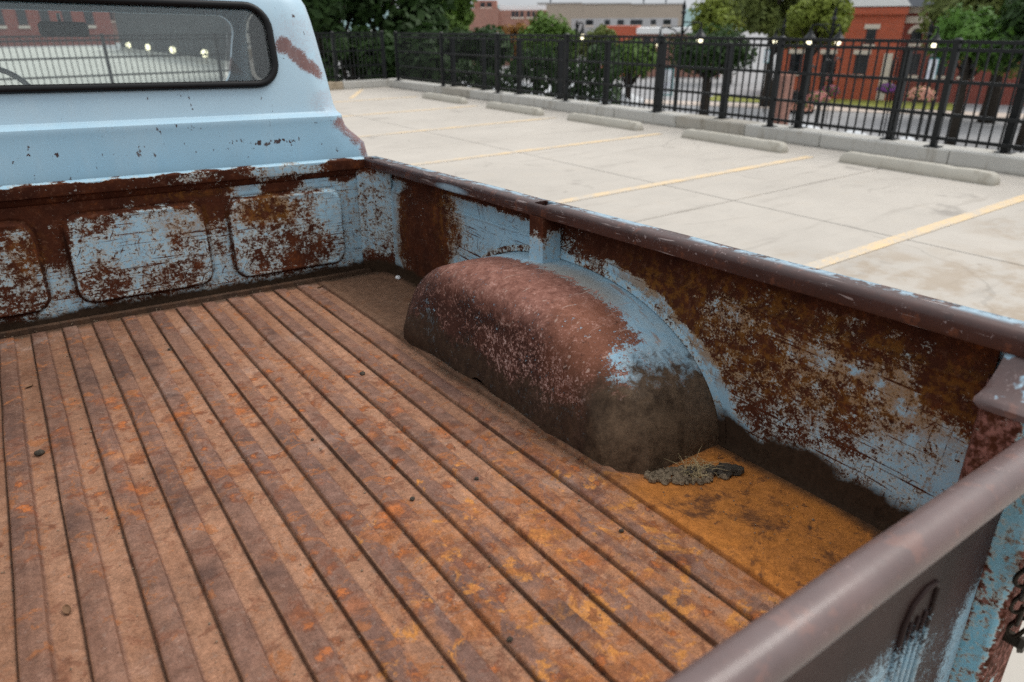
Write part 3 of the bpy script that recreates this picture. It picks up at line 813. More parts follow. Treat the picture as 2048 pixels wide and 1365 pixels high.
# ---- hanging flower baskets on crook poles
m_pet = {k: simple('petals ' + k, c, .7, .35, 9) for k, c in dict(purple=(.17, .05, .20), pink=(.55, .22, .20), peach=(.60, .30, .22), magenta=(.22, .04, .09)).items()}
m_bask = simple('basket fibre', (.05, .035, .022), .95)
def basket(label, u, v, dist, kind, seed, rad=.42):
    rnd = random.Random(seed); p = gp(u, dist); r_ = empty('flower_basket', p, 0); tag(r_, label, 'flower basket', 'flower baskets on poles above the street')
    z = zat(u, v, dist) - GZ
    MB().tube([(.5, 0, 0), (.5, 0, z + 1.0), (.4, 0, z + 1.25), (.15, 0, z + 1.3), (0, 0, z + 1.15), (0, 0, z + .2)], .035, 6).build('pole', m_black, r_, smooth='all')
    mb = MB(); sphere(mb, (0, 0, z), rad * .75, 10, 4, .8, -1, 0); mb.build('basket', m_bask, r_, smooth='all')
    lv = MB(); gl = MB()
    for i in range(420):
        d = Vector((rnd.gauss(0, 1), rnd.gauss(0, 1), rnd.gauss(0, 1))).normalized(); d.z = abs(d.z) * .8 - .25
        pp = Vector((0, 0, z)) + d * rad * rnd.uniform(.75, 1.1); t1 = d.orthogonal().normalized(); t2 = d.cross(t1).normalized(); s = .05
        (lv if i % 4 else gl).add([pp - t1 * s, pp + t2 * s, pp + t1 * s, pp - t2 * s], [(0, 1, 2, 3)])
    f1 = lv.build('flowers', m_pet[kind], r_); f1['kind'] = 'stuff'; f2_ = gl.build('leaves', m_leaf['mid'], r_); f2_['kind'] = 'stuff'
basket('purple flower basket on a pole before the lower windows of the red building', 1790, 178, 38, 'purple', 1)
basket('dark magenta flower basket before the lawn of the red building', 1674, 183, 34, 'magenta', 2)
basket('pale pink flower basket above the white tent beside the thick fence post', 1652, 197, 29, 'pink', 3)
basket('peach flower basket hanging lower beside the pale pink one', 1622, 214, 27, 'peach', 4, .36)
basket('big peach flower basket under the teal banner by the red building', 1862, 190, 30, 'peach', 5, .5)
basket('pink flower basket under the banner by the yellow green tree', 1668, 157, 52, 'pink', 6)

# ---- white market tents, tables and cafe umbrellas at street level
m_tent = simple('white tent canvas', (.52, .53, .54), .7, .05, 1.2)
def tent_tree():
    r_ = empty('market_tent')
    mb = MB(); rings = []
    for s, z in ((1.5, 2.15), (1.52, 2.42), (1.05, 2.72), (.5, 3.05), (.02, 3.32)):
        rings.append([(-s, -s, z), (0, -s, z - (.02 if s > 1 else .0)), (s, -s, z), (s, 0, z), (s, s, z), (0, s, z), (-s, s, z), (-s, 0, z)])
    mb.loft(rings, True, False); mb.build('canopy', m_tent, r_)
    for sx in (-1.42, 1.42):
        for sy in (-1.42, 1.42): MB().box((sx - .025, sy - .025, 0), (sx + .025, sy + .025, 2.3)).build('leg', m_grey, r_)
    MB().box((-1.3, -1.2, .72), (1.3, -.5, .76)).build('table_top', m_white, r_)
    MB().box((-1.28, -1.21, .05), (1.28, -1.19, .715)).build('table_skirt', m_tent, r_)
    return r_
t0 = tent_tree()
TENTS = [(1635, 24.5, 'white market tent right below the pale pink flower basket'), (1740, 23.5, 'white market tent below the kerb beside the closest lamp with scrolled arms'),
         (1855, 22.5, 'big white market tent at the foot of the deck below the teal banner'), 
         (885, 45, 'white market tent half hidden by the dark low tree at the fence corner'), (945, 43, 'white market tent below the salmon brick building'),
         (1020, 44, 'white market tent under the rusty orange tree'), (1080, 41, 'white market tent beneath the rounded green tree'),
         (1150, 40, 'white market tent by the lamp next to the rounded green tree'), (1225, 39, 'white market tent under the dark street tree')]
for i, (u, dist, lb) in enumerate(TENTS):
    o = t0 if i == 0 else copy_tree(t0)
    o.location = gp(u, dist); o.rotation_euler = (0, 0, R(20 + 13 * i)); tag(o, lb, 'tent', 'white market tents on the plaza')
m_umb = simple('dark umbrella cloth', (.012, .014, .016), .85)
for u, dist, lb in ((1474, 28, 'black cafe umbrella left of the thick fence post over the plaza'), (1195, 33, 'dark cafe umbrella on the plaza in front of the white tents'), (2040, 22, 'black cafe umbrella below the kerb at the tailgate end of the fence'), (1700, 22.5, 'black cafe umbrella in front of the white tents below the kerb')):
    r_ = empty('cafe_umbrella', gp(u, dist)); tag(r_, lb, 'umbrella', 'dark cafe umbrellas')
    MB().tube([(0, 0, .05), (0, 0, 2.5)], .03, 6).build('pole', m_grey, r_); MB().tube([(0, 0, 0), (0, 0, .06)], .3, 10).build('base', m_grey, r_)
    MB().loft([[(rr * math.cos(R(45 * j)), rr * math.sin(R(45 * j)), z) for j in range(8)] for rr, z in ((1.35, 2.0), (1.37, 2.12), (.7, 2.4), (.02, 2.62))], True, False).build('canopy', m_umb, r_)
# parked cars behind the street trees
def car(label, u, dist, c, rz):
    r_ = empty('parked_car', gp(u, dist), rz); tag(r_, label, 'car', 'cars parked along the plaza')
    mp = simple('car paint ' + label[:9], c, .25, .03, 2, spec=.6)
    prof = [(-2.2, .35), (-2.25, .75), (-1.9, .92), (-1.2, .98), (-.75, 1.42), (.55, 1.46), (1.15, 1.02), (2.0, .88), (2.25, .7), (2.2, .35)]
    rings = [[(p, y, .35 + (q_ - .35) * s) for p, q_ in prof] for y, s in ((-.86, .92), (-.8, 1), (.8, 1), (.86, .92))]
    MB().loft(rings, True, True).build('body', mp, r_, smooth=True)
    for s in (-1, 1):
        MB().extrude([(-1.05, 1.02), (-.68, 1.38), (.48, 1.40), (.95, 1.04)], 'y', s * .846, s * .852).build('side_window', m_pane, r_)
        for xx in (-1.4, 1.4):
            w_ = MB().extrude([(xx + .32 * math.cos(R(24 * i)), .32 + .32 * math.sin(R(24 * i))) for i in range(15)], 'y', s * .66, s * .875).build('wheel', m_umb, r_)
    for s in (-.55, .55): MB().box((2.17, s - .2, .6), (2.262, s + .2, .74)).build('headlight', m_white, r_)
car('white car parked under the dark low tree by the fence corner', 905, 37, (.72, .73, .74), 1.9)
car('silver car parked below the round green tree', 1075, 35, (.5, .52, .54), 2.2)
car('dark red car parked beside the low street tree', 1178, 34, (.25, .02, .03), 1.7)
car('black car parked at the far kerb before the lawn', 1620, 60, (.015, .015, .018), .6)
# brown pillar and white post
o = MB().bevbox((-.45, -.45, 0), (.45, .45, 3.2), .04); o = o.build('brick_pillar', m_salmon); o.location = gp(1578, 50); tag(o, 'brown brick gate pillar at the street left of the red building', 'pillar')
mb = MB().tube([(0, 0, 0), (0, 0, 1.62)], .055, 10); sphere(mb, (0, 0, 1.62), .055, 10, 4, 1, 0, 1); o = mb.build('white_post', m_white, None, smooth=True); o.location = (7.42, 19.3, .0); tag(o, 'slim white post standing at the end kerb beside the cab', 'post')

# ================================================================== THE PICKUP TRUCK
# truck frame: x to the right bed side (inner wall x = 0), y forward (front panel y = 0), z = 0 on the bed floor
TR = Matrix(((.99956117, .01295777, .02663782), (-.01370867, .99950822, .02820255), (-.02625928, -.02855534, .99924724)))
TT = Vector((1.24478649, 2.66352036, .70563768)); FZ = .72
XC = -.916                      # centre line of the truck
truck = empty('pickup_truck'); tag(truck, 'weathered light blue pickup truck with an open rusty cargo bed', 'pickup truck')
truck.matrix_world = Matrix.Translation(TT - TR @ Vector((0, 0, FZ))) @ TR.to_4x4()
def tp(mb, name, mat, parent=None, **k):
    o = mb.build(name, mat, parent or truck, **k)
    if parent is None: o.location = (0, 0, FZ)
    return o
def cut(o, cutters):
    """boolean difference with closed meshes given as MB"""
    tmp = []
    for c in cutters:
        k = c.build('cutter', None); tmp.append(k)
        k.matrix_world = Matrix.Identity(4)
        md = o.modifiers.new('cut', 'BOOLEAN'); md.operation = 'DIFFERENCE'; md.object = k; md.solver = 'EXACT'
    mw = o.matrix_world.copy(); par = o.parent; loc = o.location.copy()
    o.parent = None; o.location = (0, 0, 0); o.rotation_euler = (0, 0, 0)
    bake(o)
    o.parent = par; o.location = loc
    for k in tmp: bpy.data.objects.remove(k)

# ---------------- bed materials
def m_floor_mat():
    m = MT('rusted bed floor')
    ph = ((m.x + .319 + .0889 * 30) / .0889).frac()             # 0..1 across one rib period, 0 = left foot of a rib
    rib = ph.ss(.02, .06) * ph.ss(.56, .50)
    pan = m.x.ss(-.325, -.315)                                   # flat pans beside the wheelhouses
    rib = rib * (1 - pan)
    wP = m.warp(6, .06); wx, wy, wz = m.sep(wP)
    a = m.noise(4.5, 5, .62, off=(1, 2, 0), c=2.1).clamp()
    b = m.noise(1.0, 5, .65, st=(34, 3.2, 5), off=(3, 3, 3), c=2.3).clamp()       # streaks along the ribs
    c = m.noise(19, 5, .7, off=(5, 0, 2), c=2.0).clamp()
    f = m.noise(170, 4, .75, c=2.0).clamp()
    g = m.noise(420, 3, .8, c=1.8).clamp()
    low = m.mix((.180, .080, .044), (.370, .200, .124), a * .55 + b * .45)
    lg = m.noise(2.0, 3, .6, off=(8, 8, 2), c=2.4).clamp()
    high = m.mix((.088, .043, .031), (.220, .122, .092), c * .5 + b * .5)
    base = m.mix(low, high, rib * (.42 + lg * .65))
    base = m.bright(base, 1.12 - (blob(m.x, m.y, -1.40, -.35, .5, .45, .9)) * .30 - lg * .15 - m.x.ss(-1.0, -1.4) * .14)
    base = m.mix(base, (.31, .225, .19), (m.noise(3.1, 5, .7, off=(9, 1, 4), c=2.2).ss(.62, 1.0)) * .55)   # pale worn metal
    base = m.mix(base, (.075, .044, .036), m.noise(5.5, 4, .7, off=(2, 8, 4), c=2.2).ss(.60, .95) * .55 * (.4 + rib * .6))
    # warm orange bloom, strongest towards the tailgate on the right
    zone = blob(wx, wy, -.35, -2.05, .62, .62, .7)
    zone2 = blob(wx, wy, -.95, -1.05, .55, .38, .8) * .55
    zz = (zone.max(zone2) + .06)
    bloom = (m.noise(9, 5, .66, dist=.5, off=(4, 6, 1), c=2.2) * .6 + b * .4)
    base = m.mix(base, (.42, .170, .065), (bloom + zz * .36 - .30).ss(.48, .76) * .55)
    base = m.mix(base, (.50, .20, .042), (m.noise(12, 5, .72, dist=.4, off=(6, 6, 3), c=2.2) + zone * .36).ss(.93, 1.08) * .75)
    # rust flowers: dark ringed blisters
    vP = m.warp(26, .060, m.warp(110, .020), 5)
    def flowers(scale, off, thr, ring, amt, den):
        v = m.voro(scale, P=m.scaled((1, 1, .02), off, vP)); gate = m.voro(scale, P=m.scaled((1, 1, .02), off, vP), outp='Color')
        pick = gate.ss(den, den + .03)
        edge = v.ss(thr, thr * .8) * pick
        core = v.ss(thr * .72, thr * .3) * pick
        return edge, core
    e1, c1 = flowers(8, (0, 0, 0), .34, 0, 1, .60)
    e2, c2 = flowers(23, (3, 1, 0), .36, 0, 1, .55)
    gz = (zz + a * .55).ss(.30, .75)
    base = m.mix(base, (.16, .058, .030), (e1 * .60 * gz * c.ss(.2, .6)).max(e2 * .75 * gz))
    base = m.mix(base, (.42, .125, .032), (c1 * .70 * c.ss(.2, .6)).max(c2 * .75 * f.ss(.15, .5)) * gz)
    base = m.mix(base, (.30, .105, .034), (m.noise(14, 5, .74, dist=.8, off=(4, 1, 6), c=2.4) + zz * .14).ss(.68, .82) * .62)
    base = m.mix(base, (.15, .055, .030), (m.noise(16, 5, .74, dist=.7, off=(1, 3, 9), c=2.3) + zz * .12).ss(.64, .82) * .55)
    base = m.mix(base, (.062, .036, .030), (m.noise(3.6, 4, .66, off=(5, 9, 1), c=2.3)).ss(.58, .95) * (.25 + rib * .45))
    # pitting and salt specks
    base = m.mix(base, (.055, .030, .021), f.ss(.62, .92) * .55)
    base = m.mix(base, (.30, .21, .165), m.noise(75, 4, .75, off=(2, 2, 6), c=2.2).ss(.66, .95) * .40)
    base = m.mix(base, (.42, .34, .28), g.ss(.80, 1.0) * .35)
    # rear pan: solid orange with dark blots
    rp = pan * wy.ss(-1.72, -1.86)
    oc = m.mix((.30, .105, .025), (.58, .21, .040), c * .6 + a * .4)
    oc = m.mix(oc, (.085, .036, .019), m.noise(11, 5, .72, dist=.6, off=(1, 7, 7), c=2.2).ss(.48, .80) * .85)
    oc = m.mix(oc, (.07, .032, .02), m.voro(26, P=vP).ss(.22, .10) * .7)
    oc = m.mix(oc, (.07, .034, .022), f.ss(.62, .9) * .5)
    base = m.mix(base, oc, rp * .92)
    fp = pan * wy.ss(-.95, -.75)
    base = m.mix(base, m.mix((.085, .048, .028), (.17, .095, .058), c), fp * .8)
    # dark band of dirt and painted-in occlusion at rib feet and along walls
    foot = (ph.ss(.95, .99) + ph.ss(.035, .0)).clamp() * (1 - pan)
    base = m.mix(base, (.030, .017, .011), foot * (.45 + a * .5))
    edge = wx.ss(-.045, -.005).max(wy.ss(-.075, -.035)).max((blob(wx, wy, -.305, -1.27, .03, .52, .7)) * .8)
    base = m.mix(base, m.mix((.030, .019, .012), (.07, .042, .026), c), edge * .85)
    mot = m.noise(48, 5, .75, dist=.5, off=(7, 2, 2), c=2.3).clamp()
    gr = m.noise(330, 4, .8, off=(2, 5, 1), c=2.6).clamp()
    gr2 = m.noise(700, 2, .8, off=(3, 3, 3), c=2.6).clamp()
    base = m.bright(base, (mot * .60 + .68) * (gr * .70 + .64) * (gr2 * .40 + .80))
    bump = c * .35 + f * .45 + g * .25 + gr * .4 + e1 * .5 + e2 * .4
    return m.set(base, .74 - rib * .08 + f * .12, spec=.13, bump=bump, bstr=.55, bdist=.0016)
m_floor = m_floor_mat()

def cov_front(m, x, y, z):
    c = m.val(.385)
    c = c.max(blob(x, z, -1.25, .42, .50, .085, .5) * 1.0)            # solid rust along the top left
    c = c.max(blob(x, z, -.78, .41, .22, .055, .5) * .90)
    c = c.max(blob(x, z, -.66, .36, .07, .10, .6) * .92)
    c = c.max(blob(x, z, -.40, .40, .085, .050, .5) * .88)
    c = c.max(blob(x, z, -.13, .42, .10, .04, .6) * .95)
    c = c.max(blob(x, z, -1.17, .32, .065, .16, .5) * .80)            # between the stampings
    c = c.max(blob(x, z, -.655, .22, .045, .14, .6) * .58)
    c = c.max(blob(x, z, -.40, .16, .24, .14, .6) * .62)              # right stamping
    c = c.max(blob(x, z, -.44, .29, .14, .07, .6) * .62)
    c = c.max(blob(x, z, -.92, .10, .26, .10, .6) * .56)
    c = c.max(blob(x, z, -1.06, .30, .10, .10, .6) * .56)
    c = c.max(blob(x, z, -1.42, .20, .24, .22, .6) * .60)
    c = c - blob(x, z, -.92, .25, .17, .08, .7) * .14 - blob(x, z, -.22, .25, .06, .12, .6) * .22 - blob(x, z, -.10, .22, .06, .18, .6) * .16 - blob(x, z, -.53, .395, .04, .035, .6) * .5 - blob(x, z, -.26, .40, .05, .035, .6) * .4
    return c
def stamp_edge(m):
    """line of rust and painted-in shade round each stamped field, stronger low down"""
    px_ = (((m.x + .916 + .26125 + .5225 * 8) / .5225).frac() - .5).abs() * .5225
    qx = px_ - (.2215 - .055); qz = (m.z - .21).abs() - (.152 - .055)
    ax_ = qx.max(0.0); az_ = qz.max(0.0)
    sd_ = (ax_ * ax_ + az_ * az_).sqrt() + qx.max(qz).min(0.0) - .055
    return (sd_ + .001).abs().ss(.0085, .0025) * (m.noise(9, 3, .6, off=(3, 9, 9), c=2.2).clamp() * .35 + .65 - m.z.ss(.25, .36) * .35)
m_front = paint_rust('front panel paint', cov_front, 'x', dirt=lambda m, x, y, z: z.ss(.055, .028) * .95 + (z.ss(.10, .05) * m.noise(20, 4, .7, c=2).ss(.5, .8)) * .5,
                     edge=lambda m: stamp_edge(m),
                     ochre=lambda m, x, y, z: (blob(x, z, -.47, .31, .12, .06, .6) + blob(x, z, -.72, .42, .2, .04, .6) * .8 + blob(x, z, -.75, .30, .12, .05, .6) * .6 + blob(x, z, -1.25, .25, .06, .09, .6) * .6).clamp(), scr=1.1)

def cov_side(m, x, y, z):
    c = m.val(.30)
    c = c.max(blob(y, z, -.37, .22, .22, .36, .45) * .95)             # dark stain near the front corner
    c = c.max(blob(y, z, -.57, .27, .09, .12, .6) * .60)
    c = c.max(z.ss(.37, .405) * 1.0)                                 # rust under the rail, also painting in the shade of its overhang
    c = c.max(blob(y, z, -1.52, .40, .42, .085, .45) * .96)
    c = c.max(blob(y, z, -1.62, .30, .14, .10, .5) * .82)
    c = c.max(blob(y, z, -1.78, .24, .20, .13, .6) * .66)
    c = c.max(blob(y, z, -2.05, .36, .40, .055, .5) * .72)
    c = c.max(blob(y, z, -2.27, .34, .09, .09, .5) * .88)
    c = c.max(blob(y, z, -2.02, .20, .30, .11, .7) * .50)
    c = c.max(blob(y, z, -1.95, .12, .12, .06, .6) * .58)
    c = c - blob(y, z, -.88, .34, .24, .06, .5) * .25 - blob(y, z, -2.25, .15, .10, .12, .6) * .10 - blob(y, z, -.14, .34, .06, .12, .6) * .3
    arch = ((y + 1.237) * (y + 1.237) / (.618 * .618) + z * z / (.362 * .362))      # bare blue strip round the wheelhouse
    c = c - arch.ss(1.08, .98) * .7 * y.ss(-1.30, -1.45)
    return c
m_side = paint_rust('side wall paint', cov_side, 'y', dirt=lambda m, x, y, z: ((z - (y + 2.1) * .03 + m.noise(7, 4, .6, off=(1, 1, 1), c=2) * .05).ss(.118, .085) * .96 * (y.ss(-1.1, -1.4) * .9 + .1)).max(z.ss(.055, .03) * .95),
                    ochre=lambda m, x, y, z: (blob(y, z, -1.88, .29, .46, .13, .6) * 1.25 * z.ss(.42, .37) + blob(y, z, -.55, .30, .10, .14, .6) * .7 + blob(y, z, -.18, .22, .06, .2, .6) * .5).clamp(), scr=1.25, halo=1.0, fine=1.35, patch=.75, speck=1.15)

def cov_wh(m, x, y, z):
    c = m.val(.74)
    c = c.max(.74 + z.ss(.1, .2) * .04)
    c = c - x.ss(-.138, -.042) * .73 * y.ss(-.80, -.98)               # blue strip along the wall
    c = c - blob(y, x, -1.690, -.165, .065, .085, .6) * .46              # blue patch on the rear shoulder
    return c
def wh_mat():
    m = MT('wheelhouse rust')
    wP = m.warp(11, .05); wx, wy, wz = m.sep(wP)
    cv = cov_wh(m, wx, wy, wz)
    big = m.noise(8, 3, .6, c=2.2); mid = m.noise(38, 5, .74, dist=.6, c=2.3); fin = m.noise(150, 5, .8, c=2.5)
    strk = m.noise(1.0, 3, .6, st=(14, 60, 60), off=(1, 6, 2), P=m.warp(3, .12), c=2.4)
    fld = cv + (big * .20 + mid * .28 + fin * .34 + strk * .18 - .5) * 1.6
    rust = fld.ss(.42, .50)
    topz = (wz + (big - .5) * .05).ss(.185, .29)                                           # paler, pinkish rust towards the top
    rc = m.mix(m.mix((.024, .010, .0075), (.066, .026, .018), big.clamp()), m.mix((.13, .046, .030), (.30, .140, .104), mid.clamp()), (topz + (mid - .5) * .5 + (fin - .5) * .3).clamp() * .9)
    rc = m.mix(rc, (.20, .075, .040), blob(wy, wx, -1.60, -.18, .14, .12, .6) * .6)
    spk = (mid * .45 + fin * .55 + (1 - (wz - .15).abs() * 6).clamp() * .10 + blob(wy, wz, -1.45, .12, .25, .10, .7) * .10)
    rc = m.mix(rc, (.36, .19, .15), (spk - (1 - topz) * .07).ss(.60, .76) * .75)
    rc = m.mix(rc, (.50, .40, .37), (spk - (1 - topz) * .04).ss(.76, .88) * .75)
    rc = m.mix(rc, (.020, .010, .008), m.noise(60, 4, .75, off=(9, 9, 1), c=2.4).ss(.70, .95) * .6)
    paint = m.mix(BLUE, (.40, .45, .45), m.noise(30, 4, .7, c=2).clamp() * .7)
    paint = m.mix(paint, (.25, .20, .15), blob(wy, wx, -1.36, -.09, .18, .06, .6) * .75)
    paint = m.mix(paint, (.30, .16, .09), m.noise(1.0, 3, .6, st=(40, 9, 9), c=2.4).ss(.75, .95) * .6)
    base = m.mix(paint, rc, rust)
    scr = m.noise(1.0, 2, .5, st=(6, 95, 95), off=(2, 2, 2), P=m.warp(4, .1), c=2.6).ss(.90, 1.05) * wz.ss(.12, .2)
    base = m.mix(base, (.42, .30, .25), scr * .5)
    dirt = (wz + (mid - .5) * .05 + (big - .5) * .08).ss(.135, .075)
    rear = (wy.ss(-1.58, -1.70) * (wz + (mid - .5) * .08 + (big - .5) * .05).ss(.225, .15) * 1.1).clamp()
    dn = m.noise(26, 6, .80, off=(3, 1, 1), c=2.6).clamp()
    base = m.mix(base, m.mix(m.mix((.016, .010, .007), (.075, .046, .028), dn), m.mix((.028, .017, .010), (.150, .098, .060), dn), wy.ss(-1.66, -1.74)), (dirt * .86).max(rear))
    gr = m.noise(380, 3, .8, off=(2, 5, 1), c=2.4).clamp()
    base = m.bright(base, gr * .5 + .75)
    bump = mid * .3 + fin * .5 + (1 - rust) * .4 + big * .4
    return m.set(base, .62 + rust * .12 - topz * .06, spec=.22 - rust * .10, bump=bump, bstr=.5, bdist=.0018)
m_wh = wh_mat()

def rail_mat(name, bluey=None, pale=0.0, ro=.38, coat=.12):
    m = MT(name)
    a = m.noise(12, 5, .65, c=2).clamp(); f = m.noise(120, 4, .72, st=(1, .5, 1), c=2.2).clamp(); s = m.noise(1, 4, .65, st=(70, 9, 90), c=2.3)
    base = m.mix((.026, .0088, .0065), (.064, .023, .016), a)
    base = m.mix(base, (.30, .20, .18), (f * .6 + s * .4).ss(.72, .9) * .7)
    base = m.mix(base, (.028, .013, .011), m.noise(50, 3, .7, off=(3, 3, 1), c=2.2).ss(.65, .9) * .5)
    sc1 = m.noise(1.0, 2, .5, st=(150, 7, 190) if not pale else (7, 150, 190), off=(6, 2, 9), P=m.warp(3, .05), c=2.6).ss(.82, .95)
    base = m.mix(base, (.34, .27, .25), sc1 * m.noise(8, 2, off=(2, 1, 6), c=2.2).ss(.4, .65) * max(0.0, .7 - pale * 2.7))
    chp = (m.noise(64, 4, .75, dist=.6, off=(8, 1, 2), c=2.4) + m.noise(9, 2, off=(1, 2, 2), c=2) * .35).ss(1.02, 1.10)
    base = m.mix(base, (.34, .27, .26), chp * max(0.0, .6 - pale * 2.3))
    base = m.mix(base, (.13, .042, .020), m.noise(26, 4, .7, off=(5, 8, 2), c=2.4).ss(.66, .86) * .6)
    if pale: base = m.mix(base, (.44, .345, .335), (m.noise(7, 4, .6, off=(1, 5, 1), c=1.6).clamp() * .5 + .5) * pale)
    if bluey: base = m.mix(base, m.mix(BLUE, (.5, .55, .57), f * .5), bluey(m, a, f))
    m.b.inputs['Coat Weight'].default_value = coat; m.b.inputs['Coat Roughness'].default_value = .16
    return m.set(base, ro + f * .15, spec=.42, bump=f * .5 + a * .3, bstr=.3, bdist=.001)
m_rail = rail_mat('rusty rail steel', lambda m, a, f: ((blob(m.y, m.z, -.70, .446, .09, .012, .4) + (m.x.ss(-.046, -.022) * m.z.ss(.462, .47) * m.noise(14, 4, .7, off=(1, 1, 9), c=2.4).ss(.38, .56))).clamp() * (f * .5 + .5)))
m_gate_bar = rail_mat('rubbed tailgate bar', None, .27, .36, .20)

# ---------------- bed floor and its ribs
def dent(x, y):
    """old load dents in the sheet metal"""
    return (mnoise.noise(Vector((x * 2.2, y * 2.2, 1.7))) * .0035 + mnoise.noise(Vector((x * 5, y * 4, 5.1))) * .0018
            - .007 * math.exp(-((x + .72) / .13) ** 2 - ((y + .62) / .16) ** 2))
mb = MB(); NX, NY = 74, 70; X0, X1, YR, YF = 2 * XC + .002, -.002, -2.40, -.002
rows = []
for j in range(NY + 1):
    y = YR + (YF - YR) * j / NY
    rows.append([(X0 + (X1 - X0) * i / NX, y, dent(X0 + (X1 - X0) * i / NX, y) - .001) for i in range(NX + 1)])
mb.loft(rows, False)
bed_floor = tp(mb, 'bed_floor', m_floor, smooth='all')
bed_floor['label'] = 'rust brown ribbed steel bed floor'
RP = .0889
for k in range(14):
    xl = -.319 - RP * k
    wid = .046 if k else .034
    prof = [(0.0, -.004), (.0022, .0068), (.0042, .0090), (.0075, .0096), (wid * .5, .0100), (wid - .0075, .0096), (wid - .004, .0084), (wid, -.004)]
    rings = []; n = 72
    for i in range(n + 1):
        y = -.042 - (2.395 - .042) * i / n
        wob = mnoise.noise(Vector((k * 3.1, y * 3.0, 0))) * .0034 + mnoise.noise(Vector((k * 3.1, y * 8, 4))) * .0013
        e = 1.0 if 0 < i < n else .35
        rings.append([(xl + p + wob, y, dent(xl + p, y) + q_ * e) for p, q_ in prof])
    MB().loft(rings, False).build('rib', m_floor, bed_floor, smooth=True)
# sub-floor so the bed has a closed underside
tp(MB().box((2 * XC + .02, -2.38, -.075), (-.02, .04, -.02)), 'bed_frame', simple('frame steel', (.05, .03, .022), .8))

# ---------------- front panel with three stamped fields
def stamp(x, z):
    """raised height of the rounded stamped fields"""
    best = 1e9
    for cx in (-.3935, -.916, -1.4385):
        qx = abs(x - cx) - (.2215 - .055); qz = abs(z - .21) - (.152 - .055)
        dd = math.hypot(max(qx, 0), max(qz, 0)) + min(max(qx, qz), 0) - .055
        best = min(best, dd)
    return best
def front_panel():
    xs = set(); zs = set()
    for cx in (-.3935, -.916, -1.4385):
        for e in (-1, 1):
            for o_ in (-.060, -.045, -.034, -.024, -.014, -.009, -.005, -.002, .001, .004, .008, .012, .018): xs.add(round(cx + e * (.2215 + o_), 4))
        for i in range(1, 8): xs.add(round(cx - .15 + .3 * i / 8, 4))
    for e in (-1, 1):
        for o_ in (-.060, -.045, -.034, -.024, -.014, -.009, -.005, -.002, .001, .004, .008, .012, .018): zs.add(round(.21 + e * (.152 + o_), 4))
    for z in (0, .02, .15, .18, .21, .24, .27, .39, .405): zs.add(z)
    xs |= {-1.832 + .1, -1.75, -.1, -.082}
    xs = sorted(x for x in xs if -1.75 <= x <= -.08); zs = sorted(zs)
    rows = []
    for z in zs:
        row = []
        for x in xs:
            dd = stamp(x, z)
            t = max(0, min(1, (-dd) / .006)); lift = -.014 * (t * t * (3 - 2 * t))        # field pushed towards the bed
            lip = .0030 * math.exp(-((dd + .010) / .004) ** 2) - .005 * math.exp(-((dd - .004) / .004) ** 2)   # bead and groove round each field
            row.append((x, lift - lip + mnoise.noise(Vector((x * 6, z * 6, 2))) * .002, z))
        rows.append(row)
    return MB().loft(rows, False)
fp = tp(front_panel(), 'front_panel', m_front, smooth='all'); fp['label'] = 'blue front bed panel with three stamped fields, badly rusted'
# top flange of the front panel
m_flange = paint_rust('front flange paint', lambda m, x, y, z: (.86 - z.ss(.468, .4725) * .75 - blob(x, z, -.45, .452, .09, .03, .6) * .52 - blob(x, z, -.29, .452, .07, .03, .6) * .5 - blob(x, z, -.72, .452, .05, .02, .6) * .35), None, rk=.9)  # rust share drops at the top edge to paint in its highlight
prof = [(.000, .405), (-.006, .412), (-.012, .428), (-.022, .432), (-.024, .440), (-.024, .468), (-.019, .4735), (.012, .4735), (.016, .468), (.016, .40)]
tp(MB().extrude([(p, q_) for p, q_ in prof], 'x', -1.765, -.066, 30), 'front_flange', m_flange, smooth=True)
tp(MB().box((-1.76, -.030, -.001), (-.075, -.004, .014)), 'front_sill', m_floor)

# ---------------- side walls, posts, rails, wheelhouses (right side built, left side mirrored)
def mir(mb):
    mb.v = [(2 * XC - x, y, z) for x, y, z in mb.v]; return mb
def side_wall():
    zs = [0, .012, .03, .08, .14, .2, .26, .31, .338, .345, .349, .353, .358, .372, .40, .43, .455]
    off = {.345: .001, .349: -.003, .353: .004, .358: .010, .372: .012, .40: .014, .43: .016, .455: .017, 0: -.006, .012: -.002}
    rows = []
    for z in zs:
        rows.append([(off.get(z, 0) + mnoise.noise(Vector((y * 2.5, z * 5, 3))) * .0035, y, z) for y in [-.095 - 2.215 * i / 70 for i in range(71)]])
    return MB().loft(rows, False)
XR = .075
def outer_side():
    prof = [(-.010, .462), (.0, .460), (.006, .45), (.012, .42), (.030, .385), (.050, .355), (.054, .33), (.048, .30), (.050, .15), (.046, 0), (.030, -.16), (.012, -.24), (-.02, -.26)]
    rings = []
    for y, s in [(-2.452, .25), (-2.447, .55), (-2.435, .8), (-2.41, 1)] + [(-2.35 + 2.40 * i / 30, 1) for i in range(31)]:
        rings.append([((p - .0) * s if p > 0 else p, y, q_) for p, q_ in prof])
    return MB().loft(rings, False)
def rail_mb():
    prof = [(-.058, .4346), (-.0635, .4365), (-.0650, .441), (-.0650, .4595), (-.0640, .4660), (-.0605, .4708), (-.0540, .4735), (-.04, .4742), (-.02, .4738), (-.006, .4728), (.002, .469), (.004, .462), (-.002, .4605), (-.012, .462), (-.028, .4625), (-.05, .461), (-.058, .455)]
    def fn(c):
        x, y, z = c
        return (x + mnoise.noise(Vector((y * 3, 1, 0))) * .0012, y, z + mnoise.noise(Vector((y * 4, 7, 0))) * .0010)
    return MB().extrude(prof, 'y', -2.375, -.006, 80, True, True, fn)
def arch(cosv, sinv):
    return cosv, sinv
WYC, WHL, WHT = -1.237, .573, .314
